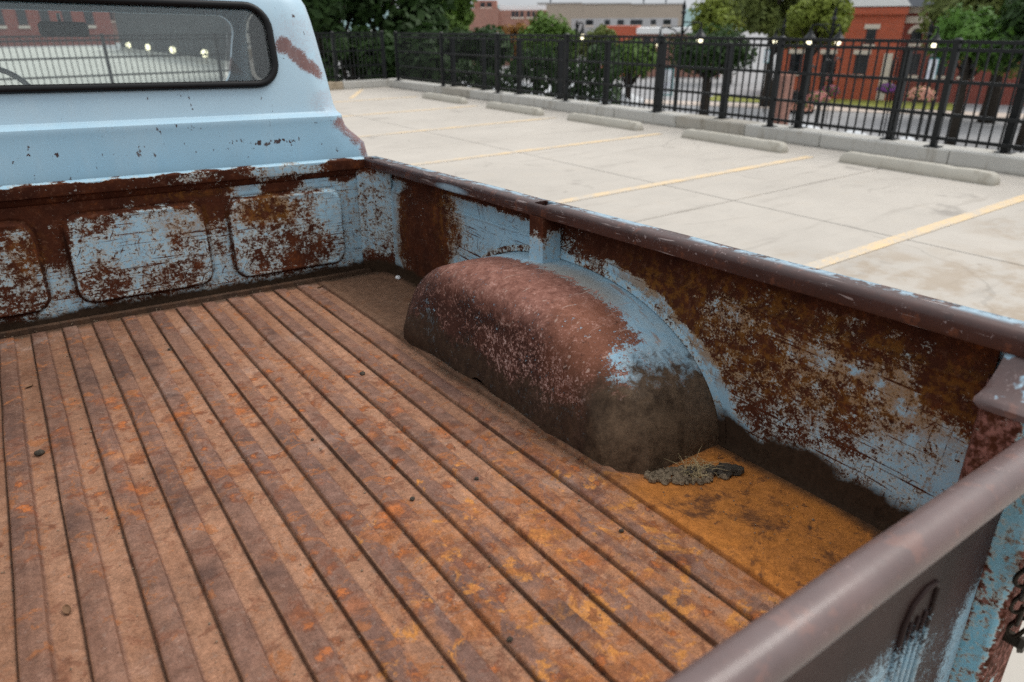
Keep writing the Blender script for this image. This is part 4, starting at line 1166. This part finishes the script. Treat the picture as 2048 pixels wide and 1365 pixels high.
def wheelhouse():
    yc, hl, ht = WYC, WHL, WHT
    prof = []                                          # (x, front shrink, rear shrink, sz) from the wall inwards
    W0, r_ = .3075, .074
    for x in (.004, -.03, -.07, -.11, -.16, -(W0 - r_)): prof.append((x, 1.0, 1.0, 1.0 - .06 * (-min(x, 0))))
    s0 = prof[-1][3]
    for a in (14, 28, 40, 51, 62, 72, 82, 90):
        t = 1 - math.cos(R(a)); l = a / 90
        prof.append((-(W0 - r_) - r_ * math.sin(R(a)), 1 - (.135 / hl) * t, 1 - (.075 / hl) * t, s0 - (.066 / ht) * t, -(W0 - r_) - r_ * l, 1 - (.135 / hl) * l, 1 - (.075 / hl) * l))
    _, f1, r1, sz1 = prof[-1][:4]
    for s in (.96, .88, .76, .62, .46, .30, .12): prof.append((-W0, f1 * s, r1 * s, sz1 * s))
    n = 48; rings = []
    for row in prof:
        ring = []; x, sf, sr, sz = row[:4]
        for i in range(n + 1):
            t = math.pi * i / n; cc, ss_ = math.cos(t), math.sin(t)
            x, sf, sr = row[:3]
            if len(row) > 4:                            # flat chamfer low down, round shoulder on top
                k_ = max(0.0, min(1.0, (abs(cc) - .45) / .45)); x = x * (1 - k_) + row[4] * k_; sf = sf * (1 - k_) + row[5] * k_; sr = sr * (1 - k_) + row[6] * k_
            yy = math.copysign(abs(cc) ** .88, cc) * hl * (sf if cc > 0 else sr); zz = abs(ss_) ** 1.0 * ht * sz
            lean = .034 * (zz / ht) ** 1.5 if x < -.2 else 0
            dn = (mnoise.noise(Vector((x * 7, yy * 5, zz * 7))) * .008 + mnoise.noise(Vector((x * 12, yy * 11 + 4, zz * 9))) * .006) if x < -.05 else 0
            # crumple near the front foot, as on the real one
            cr = -.014 * math.exp(-((yy - .40) / .10) ** 2 - ((zz - .05) / .05) ** 2) if x < -.2 else 0
            ring.append((x + lean + dn + cr, yc + yy, zz + (dn * .6 if zz > .05 else 0) - (.010 if zz < .004 else .002)))
        rings.append(ring)
    return MB().loft(rings, False)
def wh_flange():
    yc, hl, ht = WYC, WHL, WHT; rings = []
    for i in range(49):
        t = math.pi * i / 48; cc, ss_ = math.cos(t), math.sin(t)
        def P(k, x): return (x, yc + math.copysign(abs(cc) ** .88, cc) * (hl + k), max(.001, abs(ss_) * (ht + k)))
        rings.append([P(.020, .002), P(.020, -.004), P(.002, -.0055), P(-.002, .002)])
    return MB().loft(rings, True, True)
def front_post():
    # folded corner post: front flange, inward box and side return
    prof = [(-.098, -.001), (-.098, -.010), (-.088, -.016), (-.070, -.018), (-.058, -.030), (-.045, -.036), (-.040, -.045), (-.020, -.070), (-.012, -.100), (.002, -.110), (.002, -.001)]
    return MB().extrude(prof, 'z', -.001, .433, 10)
def stake_pocket():
    mb = MB(); x0, x1, y0, y1, z0, z1 = -.070, -.006, -1.204, -1.141, .298, .4385; t = .003
    mb.box((x0, y0, z0), (x0 + t, y1, z1)); mb.box((x0 + t, y0, z0), (x1, y0 + t, z1)); mb.box((x0 + t, y1 - t, z0), (x1, y1, z1))
    mb.box((x0 - .014, y0 - .016, z0 + .004), (x1, y1 + .014, z0 + .010))
    return mb
def rear_post():
    mb = MB(); prof = [(-.135, -2.362), (-.128, -2.352), (-.03, -2.318), (.004, -2.306), (.008, -2.44), (-.004, -2.456), (-.02, -2.460), (-.128, -2.460), (-.135, -2.452)]
    mb.extrude(prof, 'z', -.24, .372, 12); return mb
def rear_cap():
    rings = []
    for y, sx in ((-2.340, 0), (-2.352, .0), (-2.40, 0), (-2.455, 0), (-2.466, 0)):
        d_ = .006 if y in (-2.340, -2.466) else 0
        rings.append([(-.140 + d_, y, .370 + d_), (-.140 + d_, y, .380 - d_), (-.132, y, .387 - d_), (-.10, y, .394 - d_), (-.072, y, .418 - d_), (-.052, y, .446 - d_), (-.03, y, .464 - d_), (.0, y, .466 - d_), (.008, y, .45), (.008, y, .366 + d_)])
    return MB().loft(rings, True, True)
m_post = paint_rust('corner post paint', lambda m, x, y, z: (.34 + z.ss(.40, .43) * .4 + z.ss(.12, .04) * .4 + blob(x, z, -.02, .15, .03, .12, .6) * .15), 'y', dirt=lambda m, x, y, z: z.ss(.06, .03) * .95, scr=.3, patch=.6)
m_stake = paint_rust('stake pocket paint', lambda m, x, y, z: (.26 + z.ss(.365, .410) * .62), None, patch=.6)
m_rpost = paint_rust('rear post rust', lambda m, x, y, z: (.95 - y.ss(-2.40, -2.42) * .72 + blob(x, z, -.06, .05, .08, .5, .4) * .75 * y.ss(-2.452, -2.457)), None, pink=.75, blue=(.13, .36, .46), speck=1.3, fine=.8)
m_outer = paint_rust('outer side paint', lambda m, x, y, z: .22 + z.ss(.40, .46) * .35, 'y', pink=.5)
m_whf = paint_rust('arch flange paint', lambda m, x, y, z: .34 + y.ss(-1.3, -1.0) * .12, None, dirt=lambda m, x, y, z: z.ss(.13, .06) * .9)
m_cap = rail_mat('rear cap paint', lambda m, a, f: (m.noise(9, 4, .7, off=(4, 1, 9), c=2.4).ss(.66, .78)), .16)
for side in (0, 1):
    f_ = (lambda mb: mb) if side == 0 else mir
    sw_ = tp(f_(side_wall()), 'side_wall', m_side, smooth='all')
    if side == 0: sw_['label'] = 'inner bed side wall, blue paint under heavy rust and scratches'
    tp(f_(outer_side()), 'outer_side_panel', m_outer, smooth=True)
    rl = tp(f_(rail_mb()), 'side_rail', m_rail, smooth=True)
    hole = lambda y0, y1: f_(MB().box((-.0585, y0, .40), (-.020, y1, .50)))
    cut(rl, [hole(-1.199, -1.148), hole(-.088, -.045)])
    rl.data.set_sharp_from_angle(angle=R(38))
    wh = tp(f_(wheelhouse()), 'wheelhouse', m_wh, smooth='all'); wh.data.set_sharp_from_angle(angle=R(42))
    if side == 0: wh['label'] = 'rounded wheel housing, brown rust with blue paint along the wall'
    f_(wh_flange()).build('arch_flange', m_whf, wh, smooth=True)
    tp(f_(front_post()), 'corner_post', m_post, smooth=True, bevel=.0015)
    tp(f_(stake_pocket()), 'stake_pocket', m_stake, bevel=.0015)
    tp(f_(rear_post()), 'rear_post', m_rpost, smooth=True, bevel=.003)
    tp(f_(rear_cap()), 'rear_cap', m_cap, smooth=True)

# ---------------- tailgate
def gate_mat():
    m = MT('tailgate paint')
    wP = m.warp(10, .05); wx, wy, wz = m.sep(wP)
    mid = m.noise(40, 4, .7, c=2.2); fin = m.noise(200, 3, .75, c=2.2); big = m.noise(6, 3, .6, c=2)
    cv = (wz.ss(.03, .19) * .62 + .245 + blob(wx, wz, -.25, .02, .06, .2, .6) * .35)
    fin2 = m.noise(330, 4, .8, off=(3, 3, 3), c=2.6)
    rust = (cv + (mid * .25 + fin * .4 + fin2 * .4 + big * .15 - .6) * 1.1).ss(.32, .54)
    base = m.mix(m.mix((.21, .36, .45), (.42, .47, .49), mid.clamp() * .6), m.mix((.014, .008, .007), (.046, .023, .020), big.clamp()), rust)
    base = m.mix(base, (.24, .21, .21), (fin2 + wz.ss(.22, .02) * .25).ss(.92, 1.10) * .5)
    base = m.mix(base, (.30, .26, .25), fin.ss(.95, 1.1) * .3)
    return m.set(base, .5, spec=.40 - rust * .28, bump=fin * .4 + (1 - rust) * .4, bstr=.4, bdist=.0014)
m_gate = gate_mat()
gate = bpy.data.objects.new('tailgate', None); col.objects.link(gate); gate.parent = truck; gate.location = (0, 0, FZ)
gate.empty_display_size = .1
L0, L1 = 2 * XC + .140, -.140
GY, GZc = -2.438, .336
prof = [(GY + .0275 * math.cos(R(a)), GZc + .0265 * math.sin(R(a))) for a in range(-60, 241, 20)]
def gfn(c): return (c[0], c[1] + mnoise.noise(Vector((c[0] * 5, 1, 1))) * .0012, c[2] + mnoise.noise(Vector((c[0] * 6, 4, 2))) * .0012)
MB().extrude(prof, 'x', L0, L1, 60, True, True, gfn).build('top_bar', m_gate_bar, gate, smooth=True)
# outer skin, gently bowed below the bar, with the stamped letter stroke
rows = []
for i in range(41):
    z = -.20 + .505 * i / 40
    y = -2.418 - .012 * math.exp(-((z - .30) / .05) ** 2)
    rows.append([(L0 + (L1 - L0) * j / 8, y, z) for j in range(9)])
MB().loft(rows, False).build('outer_skin', m_gate, gate, smooth='all')
MB().box((L0 + .002, -2.404, -.20), (L1 - .002, -2.390, .245)).build('inner_skin', m_floor, gate)
MB().box((L1 - .003, -2.4155, -.20), (L1 + .0005, -2.390, .27)).build('end_plate', m_gate, gate)
lt = MB(); lx0, lx1, lz1 = -.392, -.312, .190
path = [(lx0, -2.4195, -.19), (lx0, -2.4195, lz1 - .040), (lx0 + .012, -2.4195, lz1 - .012), (lx0 + .040, -2.4195, lz1), (lx1 - .010, -2.4195, lz1 - .004), (lx1, -2.4195, lz1 - .016), (lx1, -2.4195, -.19)]
lt.tube(path, .0045, 8)
for xx in (lx0 + .020, lx0 + .040, lx0 + .060): lt.tube([(xx, -2.4195, -.19), (xx, -2.4195, lz1 - .07), (xx + .004, -2.4195, lz1 - .05)], .0032, 6)
lt.build('stamped_letter', m_gate, gate, smooth='all')
# ---------------- tailgate chain on the rear post
m_chain = simple('dark oily chain', (.028, .022, .016), .35, .4, 40, metal=.7)
chain = bpy.data.objects.new('tailgate_chain', None); col.objects.link(chain); chain.parent = truck; chain.location = (0, 0, FZ); chain.empty_display_size = .05
def link_mesh():
    pts = []
    for i in range(16):
        a = 2 * math.pi * i / 16
        pts.append((.0085 * math.cos(a), 0, .0155 * math.sin(a) + (.007 if math.sin(a) > 0 else -.007)))
    return MB().tube(pts, .0034, 8, closed=True)
me_link = mesh_of(link_mesh(), 'link', m_chain)
for p in me_link.polygons: p.use_smooth = True
for i in range(6):
    o = bpy.data.objects.new('link', me_link); col.objects.link(o); o.parent = chain
    o.location = (-.096 - .0115 * i, -2.472, .020 + .031 * i); o.rotation_euler = (0, R(-20), R(15 if i % 2 else 100))
bl = MB().tube([(-.092, -2.459, -.006), (-.092, -2.482, -.006)], [.011, .011], 10); bl.tube([(-.092, -2.482, -.006), (-.092, -2.489, -.006)], [.017, .013], 6)
bl.build('bolt', m_chain, chain, smooth=True)

# ---------------- cab
def cab_paint():
    m = MT('cab blue paint')
    wP = m.warp(14, .04); wx, wy, wz = m.sep(wP)
    n = m.noise(2.2, 4, .55, c=1.8).clamp(); f = m.noise(220, 3, .8, c=2.2)
    mid = m.noise(45, 4, .7, c=2.2)
    base = m.mix((.250, .425, .545), (.315, .480, .585), n)
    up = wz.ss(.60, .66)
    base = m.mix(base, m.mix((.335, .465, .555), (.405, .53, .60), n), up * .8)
    # primer and rust wearing through on the window corner and shoulder
    def worn(b, lo, hi, c1, c2):
        t = (b * .9 + (f - .5) * .9 + (mid - .5) * .25)
        return t.ss(lo, hi)
    ra_ = (wx + .232) * .779 - (wz - .838) * .628; rb_ = (wx + .232) * .628 + (wz - .838) * .779
    b1 = blob(ra_, rb_, 0.0, 0.0, .112, .030, .7).max(blob(wx, wz, -.292, .885, .035, .035, .7))
    b2 = blob(wx, wz, -.225, .925, .10, .085, .95) * .46
    b3 = blob(wx, wz, -.150, .680, .085, .055, .95) * .52
    b4 = blob(wx, wz, -.108, .595, .040, .034, .7).max(blob(wx, wz, -.050, .545, .042, .034, .7)).max(blob(wx, wz, -.018, .500, .034, .045, .7)).max(blob(wx, wz, -.080, .565, .045, .022, .7))
    b5 = (wx.ss(-.19, -.165) * wz.ss(.70, .8)) * .46
    prim = (b1.max(b2).max(b3).max(b4 * .9).max(b5) + (f - .5) * .95 + (mid - .5) * .25).ss(.28, .75)
    base = m.mix(base, (.32, .27, .29), prim * .55)
    rust = worn(b1.max(b4 * .80), .40, .72, 0, 0)
    base = m.mix(base, m.mix((.10, .034, .026), (.17, .075, .062), mid.clamp()), rust * .92)
    # stone chips and knocks below the window and under the ridge
    ch = m.noise(1.0, 3, .6, st=(60, 60, 34), off=(2, 4, 1), c=2.6)
    zone = blob(wx, wz, -.62, .545, .75, .022, .8) * .9 + blob(wx, wz, -.7, .612, .75, .016, .7) * .8 + blob(wx, wz, -.9, .70, .55, .040, .8) * .55
    chips = (ch + zone * .30).ss(1.12, 1.17)
    row = blob(wx, wz, -.40, .545, .11, .011, .6)
    chips = chips.max((ch + row * .65).ss(1.02, 1.08))
    tiny = m.voro(160).ss(.16, .10) * m.noise(30, 2, off=(5, 1, 1), c=2.2).ss(.55, .7) * (wz.ss(.59, .622) * wz.ss(.632, .626))
    base = m.mix(base, (.045, .022, .020), chips.max(tiny * .8))
    wash = m.noise(1.0, 4, .6, st=(9, 9, 2), c=2).clamp()
    base = m.mix(base, (.44, .52, .55), wash.ss(.55, .9) * .16)
    return m.set(base, .42 + prim * .25 + n * .06, spec=.45, bump=f * .15 + (1 - chips) * .5, bstr=.25, bdist=.001)
m_cab = cab_paint()
SEC = [(-0.4, 0.9, 0.055, 1.6, 0.07), (-0.1, 0.935, 0.055, 1.6, 0.07), (0.3, 0.94, 0.055, 1.58, 0.07), (0.42, 0.932, 0.055, 1.56, 0.06), (0.488, 0.914, 0.055, 1.55, 0.055), (0.52, 0.9073, 0.056, 1.55, 0.055), (0.545, 0.882, 0.056, 1.54, 0.06), (0.568, 0.854, 0.057, 1.54, 0.06), (0.59, 0.8355, 0.057, 1.53, 0.065), (0.612, 0.829, 0.057, 1.52, 0.07), (0.622, 0.8269, 0.056, 1.52, 0.07), (0.63, 0.8265, 0.057, 1.51, 0.07), (0.636, 0.8237, 0.064, 1.5, 0.07), (0.641, 0.8206, 0.076, 1.5, 0.075), (0.648, 0.819, 0.083, 1.49, 0.08), (0.67, 0.8143, 0.087, 1.46, 0.09), (0.72, 0.8105, 0.094, 1.42, 0.1), (0.78, 0.8064, 0.103, 1.37, 0.11), (0.85, 0.7986, 0.114, 1.32, 0.12), (0.92, 0.7907, 0.126, 1.27, 0.125), (0.98, 0.7823, 0.137, 1.22, 0.13), (1.03, 0.7731, 0.148, 1.18, 0.135), (1.065, 0.7593, 0.165, 1.14, 0.14), (1.095, 0.7347, 0.195, 1.08, 0.15), (1.118, 0.69, 0.25, 1.0, 0.16), (1.134, 0.6052, 0.34, 0.9, 0.17), (1.142, 0.4653, 0.45, 0.8, 0.15), (1.145, 0.2653, 0.55, 0.7, 0.05)]
def cab_ring(z, hw_, yb, yf, r_, n=8, dx=24, dy=14):
    pts = []
    def arc(cx, cy, a0):
        for i in range(n + 1):
            a = R(a0 + 90 * i / n); pts.append((XC + cx + r_ * math.cos(a), cy + r_ * math.sin(a), z))
    arc(hw_ - r_, yf - r_, 0)
    for i in range(1, dx): pts.append((XC + (hw_ - r_) - 2 * (hw_ - r_) * i / dx, yf, z))
    arc(-hw_ + r_, yf - r_, 90)
    for i in range(1, dy): pts.append((XC - hw_, (yf - r_) - (yf - yb - 2 * r_) * i / dy, z))
    arc(-hw_ + r_, yb + r_, 180)
    for i in range(1, dx): pts.append((XC - (hw_ - r_) + 2 * (hw_ - r_) * i / dx, yb, z))
    arc(hw_ - r_, yb + r_, 270)
    for i in range(1, dy): pts.append((XC + hw_, (yb + r_) + (yf - yb - 2 * r_) * i / dy, z))
    return pts
mb = MB(); mb.loft([cab_ring(*s) for s in SEC], True)
k = len(mb.v); nr = len(cab_ring(*SEC[-1])); mb.f.append(tuple(range(k - nr, k)))
cab = tp(mb, 'cab_body', m_cab)
so = cab.modifiers.new('solid', 'SOLIDIFY'); so.thickness = .022; so.offset = -1
WX0, WX1, WZ0, WZ1 = -1.494, -.338, .752, 1.018
def wc(x0, x1, z0, z1, r_, y0, y1): return MB().extrude(rrect(x0, x1, z0, z1, r_), 'y', y0, y1)
cutters = [wc(WX0, WX1, WZ0, WZ1, .075, -.1, .40), wc(XC - .735, XC + .735, .69, 1.03, .08, 1.08, 1.9),
           MB().extrude([(.34, .69), (1.25, .69), (1.20, .80), (1.06, 1.0), (1.0, 1.035), (.39, 1.035), (.34, .99)], 'x', -2.2, .4)]
cut(cab, cutters)
for p in cab.data.polygons: p.use_smooth = True
cab.data.set_sharp_from_angle(angle=R(32))
cab['label'] = 'light blue cab with rusty window corner'
# rear window: rubber gasket and glass follow the lean of the cab back
def ywin(z): return .0985 + (z - .752) * .178
rw = bpy.data.objects.new('rear_window', None); col.objects.link(rw); rw.parent = truck; rw.location = (0, 0, FZ); rw.empty_display_size = .05
m_rub = simple('black window rubber', (.004, .004, .0045), .42, .3, 20, spec=.22)
pts = [(x, ywin(z) - .006, z) for x, z in rrect(WX0, WX1, WZ0, WZ1, .078, 8)]
MB().tube(pts, .0135, 10, closed=True).build('gasket', m_rub, rw, smooth='all')
def glass_mat(name, tint, haze, rough=.0):
    m = MT(name); ntm = m.nt
    tr = ntm.nodes.new('ShaderNodeBsdfTransparent'); tr.inputs[0].default_value = (*tint, 1)
    gl = ntm.nodes.new('ShaderNodeBsdfGlossy'); gl.inputs['Roughness'].default_value = .02
    df = ntm.nodes.new('ShaderNodeBsdfDiffuse'); df.inputs[0].default_value = (.55, .58, .57, 1)
    fr = ntm.nodes.new('ShaderNodeFresnel'); fr.inputs['IOR'].default_value = 1.5
    m1 = ntm.nodes.new('ShaderNodeMixShader'); ntm.links.new(fr.outputs[0], m1.inputs[0]); ntm.links.new(tr.outputs[0], m1.inputs[1]); ntm.links.new(gl.outputs[0], m1.inputs[2])
    dust = (m.noise(90, 4, .75, c=2).clamp() * .5 + m.noise(4, 3, .6, c=1.6).clamp() * .5) * haze * 2
    m2 = ntm.nodes.new('ShaderNodeMixShader'); ntm.links.new(dust.k, m2.inputs[0]); ntm.links.new(m1.outputs[0], m2.inputs[1]); ntm.links.new(df.outputs[0], m2.inputs[2])
    ntm.links.new(m2.outputs[0], m.out.inputs[0]); return m.mat
m_glass = glass_mat('dusty cab glass', (.96, .985, .98), .028)
m_glass2 = glass_mat('clear cab glass', (.96, .985, .98), .015)
def pane(prof, y_of, t=.004):
    mb = MB(); a = [(x, y_of(z), z) for x, z in prof]; b = [(x, y_of(z) + t, z) for x, z in prof]
    return mb.loft([a, b], True, True)
pane(rrect(WX0 + .004, WX1 - .004, WZ0 + .004, WZ1 - .004, .074, 8), ywin).build('glass', m_glass, rw)
tp(pane(rrect(XC - .71, XC + .71, .685, 1.035, .08, 6), lambda z: 1.405 - (z - .70) * .78), 'windshield', m_glass2)
for s in (-1, 1):
    mbx = MB(); pr = [(.33, .68), (1.26, .68), (1.20, .81), (1.03, 1.04), (.36, 1.04)]
    f2 = lambda z: XC + s * (.798 - (z - .69) * .125)
    mbx.loft([[(f2(z), y, z) for y, z in pr], [(f2(z) + .004, y, z) for y, z in pr]], True, True); tp(mbx, 'side_window', m_glass2)
# interior
m_int = simple('grey interior vinyl', (.13, .15, .15), .6, .2, 5)
m_seat = simple('worn seat cloth', (.10, .085, .07), .9, .3, 12)
tp(MB().bevbox((XC - .66, .16, .12), (XC + .66, .62, .30), .05), 'seat_cushion', m_seat, smooth=True)
tp(MB().bevbox((XC - .66, .11, .305), (XC + .66, .235, .690), .04), 'seat_back', m_seat, smooth=True)
tp(MB().bevbox((XC - .74, 1.08, .42), (XC + .74, 1.36, .640), .03), 'dashboard', m_int, smooth=True)
tp(MB().box((XC - .86, .10, -.10), (XC + .86, 1.5, -.06)), 'cab_floor', m_int)
mr = tp(MB().bevbox((-1.005, 1.100, .925), (-.818, 1.135, .985), .012), 'rear_view_mirror', m_int, smooth=True)
MB().tube([(XC, 1.14, .958), (XC, 1.18, .985), (XC, 1.19, 1.02)], .007, 6).build('mirror_arm', m_int, mr)
wheel = MB(); WC = Vector((-1.29, .86, .690)); ax = Vector((0, -.62, .78)).normalized(); e1 = Vector((1, 0, 0)); e2 = ax.cross(e1)
wheel.tube([WC + (e1 * math.cos(R(10 * i)) + e2 * math.sin(R(10 * i))) * .205 for i in range(36)], .011, 8, closed=True)
for a in (90, 210, 330): wheel.tube([WC - ax * .03, WC + (e1 * math.cos(R(a)) + e2 * math.sin(R(a))) * .205], .008, 6)
stw = tp(wheel, 'steering_wheel', simple('pale steering wheel', (.42, .42, .41), .35), smooth='all')
MB().tube([WC - ax * .02, WC - ax * .42], .022, 8).build('column', m_int, stw)
# front body: hood and fenders
hood = [(1.30, .58), (1.62, .55), (2.2, .52), (2.75, .46), (2.86, .36), (2.88, -.05), (2.80, -.30), (1.45, -.32), (1.30, -.2)]
rings = []
for x, s in ((-.93, .80), (-.90, .90), (-.70, .985), (0, 1), (.70, .985), (.90, .90), (.93, .80)): rings.append([(XC + x, y, -.3 + (z + .3) * s) for y, z in hood])
tp(MB().loft(rings, True, True), 'hood', m_cab, smooth=True)
# wheels that stand on the deck
m_tyre = simple('tyre rubber', (.015, .015, .016), .8, .2, 10); m_rim = simple('white steel rim', (.55, .55, .53), .45)
for x in (-.10, 2 * XC + .10):
    for y in (-1.28, 2.05):
        gz = TT.z + TR[2][0] * x + TR[2][1] * y
        zc = -gz / TR[2][2] + .357
        pr = [(-.10, .20), (-.105, .30), (-.085, .345), (0, .358), (.085, .345), (.105, .30), (.10, .20), (.0, .19)]
        rings = [[(x + p, y + q_ * math.cos(R(12 * i)), zc + q_ * math.sin(R(12 * i))) for p, q_ in pr] for i in range(31)]
        wl = tp(MB().loft(rings, True), 'wheel', m_tyre, smooth=True)
        rings = [[(x + p, y + q_ * math.cos(R(12 * i)), zc + q_ * math.sin(R(12 * i))) for p, q_ in ((-.07, .198), (-.06, .12), (-.03, .02), (.03, .02), (.06, .12), (.07, .198))] for i in range(31)]
        MB().loft(rings, True).build('rim', m_rim, wl, smooth=True)
# axles and chassis rails
mch = simple('chassis black', (.02, .018, .016), .8)
ch = MB()
for y in (-1.28, 2.05):
    zc = -(TT.z + TR[2][0] * XC + TR[2][1] * y) / TR[2][2] + .357
    ch.tube([(-.12, y, zc), (2 * XC + .12, y, zc)], .045, 8)
for s in (-.45, .45): ch.box((XC + s - .04, -2.3, -.30), (XC + s + .04, 2.7, -.13))
tp(ch, 'chassis', mch)

# ================================================================== SMALL DEBRIS LYING IN THE BED
def bed_pt(x, y, z=0): return truck.matrix_world @ Vector((x, y, FZ + z))
TQ = truck.matrix_world.to_quaternion()
def rib_z(x, y):
    ph = ((x + .319) / RP) % 1.0
    return dent(x, y) + (.0102 if (x < -.319 + .03 and .06 < ph < .48) else 0)
def place(o, x, y, dz=0):
    o.location = bed_pt(x, y, rib_z(x, y) + dz); o.rotation_mode = 'QUATERNION'; o.rotation_quaternion = TQ; return o
m_dirt = simple('dry mud', (.19, .14, .090), .95, .6, 90, .6)
m_dirtd = simple('dark mud', (.060, .048, .036), .95, .6, 90, .8)
m_straw = simple('dry straw', (.42, .32, .17), .8, .3, 40)
def lump(mb, c, r, seed, sz=.5, n=10, k=6):
    rings = []
    for i in range(k + 1):
        e = -math.pi / 2 + math.pi * i / k; ring = []
        for j in range(n):
            a = 2 * math.pi * j / n; d = Vector((math.cos(a) * math.cos(e), math.sin(a) * math.cos(e), math.sin(e)))
            rr = r * (1 + .45 * mnoise.noise(d * 2.2 + Vector((seed, 0, 0))) + .25 * mnoise.noise(d * 6 + Vector((seed, 3, 0))))
            ring.append((c[0] + d.x * max(rr, .0004), c[1] + d.y * max(rr, .0004), max(c[2] + d.z * rr * sz, 0)))
        rings.append(ring)
    mb.loft(rings, True, True)
# crumbled clod of mud with straw behind the wheelhouse
clod = empty('mud_clod'); tag(clod, 'crumbled grey mud clod with dry straw behind the wheel housing', 'mud clod')
place(clod, -.155, -1.868)
rnd = random.Random(12)
mb = MB()
for i in range(170):
    t = rnd.random(); a = rnd.uniform(-1, 1)
    # long heap lying roughly across the bed
    x = -.095 + t * .155; y = .045 - t * .075 + a * .042 * (1 - abs(t - .55)); lump(mb, (x, y, .003), rnd.uniform(.002, .0085), i, 1.0, 7, 4)
mb.build('crumbs', m_dirt, clod, smooth=True)
mb = MB(); lump(mb, (.062, -.032, .007), .022, 91, .55, 14, 8); lump(mb, (.085, -.045, .006), .018, 92, .55, 14, 8); lump(mb, (.040, -.016, .006), .016, 93, .6, 12, 8); lump(mb, (-.005, .004, .006), .014, 94, .7, 12, 8)
mb.build('dark_lump', m_dirtd, clod, smooth=True)
mb = MB()
for i in range(80):
    x = rnd.uniform(-.02, .045); y = rnd.uniform(-.02, .02); a = rnd.uniform(0, 6.28); L = rnd.uniform(.015, .06); el = rnd.uniform(0, .9)
    p0 = Vector((x, y, .006)); d = Vector((math.cos(a) * math.cos(el), math.sin(a) * math.cos(el), math.sin(el)))
    mb.tube([p0, p0 + d * L * .5 + Vector((0, 0, .004)), p0 + d * L + Vector((rnd.uniform(-.01, .01), rnd.uniform(-.01, .01), -.006))], [.0006, .0005, .0002], 4)
mb.build('straw', m_straw, clod)
# single crumbs and leaves
BITS = [(-1.32, -.944, .011, 'd', 'dark mud crumb standing up in a floor groove left of the bed middle'), (-1.315, -1.546, .009, 'l', 'curled brown leaf scrap lying on the bed rib nearest the tailgate bar'),
        (-.53, -.959, .008, 'd', 'small dark crumb in the groove beside the wheel housing'), (-.701, -1.594, .006, 'd', 'tiny mud crumb among the rust blisters in the bed middle'),
        (-.331, -.104, .010, 'l', 'brown leaf scrap at the front end of the outermost rib'), (-.757, -2.025, .005, 'd', 'tiny mud crumb close to the tailgate bar'),
        (-1.32, -.512, .008, 'l', 'dry leaf scrap in the groove near the front panel'), (-.783, -1.239, .004, 'd', 'tiny dark crumb in the bed centre'),
        (-.56, -1.62, .005, 'd', 'small mud crumb right of the rust blisters'), (-.42, -1.92, .005, 'd', 'small crumb beside the orange rear pan'), (-.95, -.45, .005, 'd', 'tiny crumb below the middle stamped field')]
m_leafd = simple('dry brown leaf', (.16, .085, .045), .8, .35, 60)
for i, (x, y, r_, kd, lb) in enumerate(BITS):
    mb = MB()
    if kd == 'd':
        lump(mb, (0, 0, r_ * .4), r_, 20 + i, .6, 10, 6); o = mb.build('mud_crumb', m_dirtd, None, smooth=True)
    else:
        rows = []
        for a in range(7):
            t = -1 + 2 * a / 6; wd = (1 - t * t) * .55 + .03
            rows.append([(t * r_ * 1.5, s * wd * r_ * 1.2, .0015 + .35 * r_ * (s * s) + .12 * r_ * math.sin(t * 3)) for s in (-1, -.5, 0, .5, 1)])
        mb.loft(rows, False); n0 = len(mb.v); mb.loft([[(p[0], p[1], p[2] - .0008) for p in r0_] for r0_ in rows], False)
        o = mb.build('leaf_scrap', m_leafd, None, smooth='all')
    place(o, x, y); tag(o, lb, 'mud crumb' if kd == 'd' else 'leaf', 'debris in the bed')
    o.rotation_quaternion = TQ @ Matrix.Rotation(i * 1.7, 3, 'Z').to_quaternion()
mb = MB(); lump(mb, (0, 0, .006), .010, 77, .8, 8, 5); o = mb.build('paper_scrap', m_white); place(o, -.03, -.185); tag(o, 'tiny crumpled white paper scrap in the front bed corner', 'paper scrap')

# fine grit gathered in the grooves and along the walls
rnd = random.Random(33); gm = MB()
for i in range(1500):
    r_ = rnd.uniform(.0007, .0022) * (1.6 if rnd.random() < .06 else 1); q_ = rnd.random()
    if q_ < .50:
        k = rnd.randrange(0, 14); x = -.319 - RP * k - rnd.uniform(.002, .040) * rnd.random(); y = rnd.uniform(-2.35, -.06)
    elif q_ < .70: x = -.3075 - rnd.uniform(.004, .05) * rnd.random(); y = rnd.uniform(-1.75, -.78)
    elif q_ < .85: x = rnd.uniform(-.29, -.01); y = rnd.choice((rnd.uniform(-2.35, -1.85), rnd.uniform(-.62, -.05)))
    else: x = rnd.uniform(-1.5, -.1); y = -.045 - rnd.random() ** 2 * .12
    z = rib_z(x, y) + r_ * .4; vs_ = []
    for d in ((1, 0, 0), (0, 1, 0), (-1, 0, 0), (0, -1, 0), (0, 0, 1), (0, 0, -1)):
        k_ = r_ * rnd.uniform(.6, 1.3); vs_.append((x + d[0] * k_, y + d[1] * k_, z + d[2] * k_ * .8))
    gm.add(vs_, [(0, 1, 4), (1, 2, 4), (2, 3, 4), (3, 0, 4), (1, 0, 5), (2, 1, 5), (3, 2, 5), (0, 3, 5)])
o = gm.build('grit', simple('mixed grit', (.20, .15, .105), .95, .75, 260)); o.matrix_world = truck.matrix_world @ Matrix.Translation((0, 0, FZ))
tag(o, 'fine pale grit scattered in the bed grooves and corners', 'grit', kind='stuff')
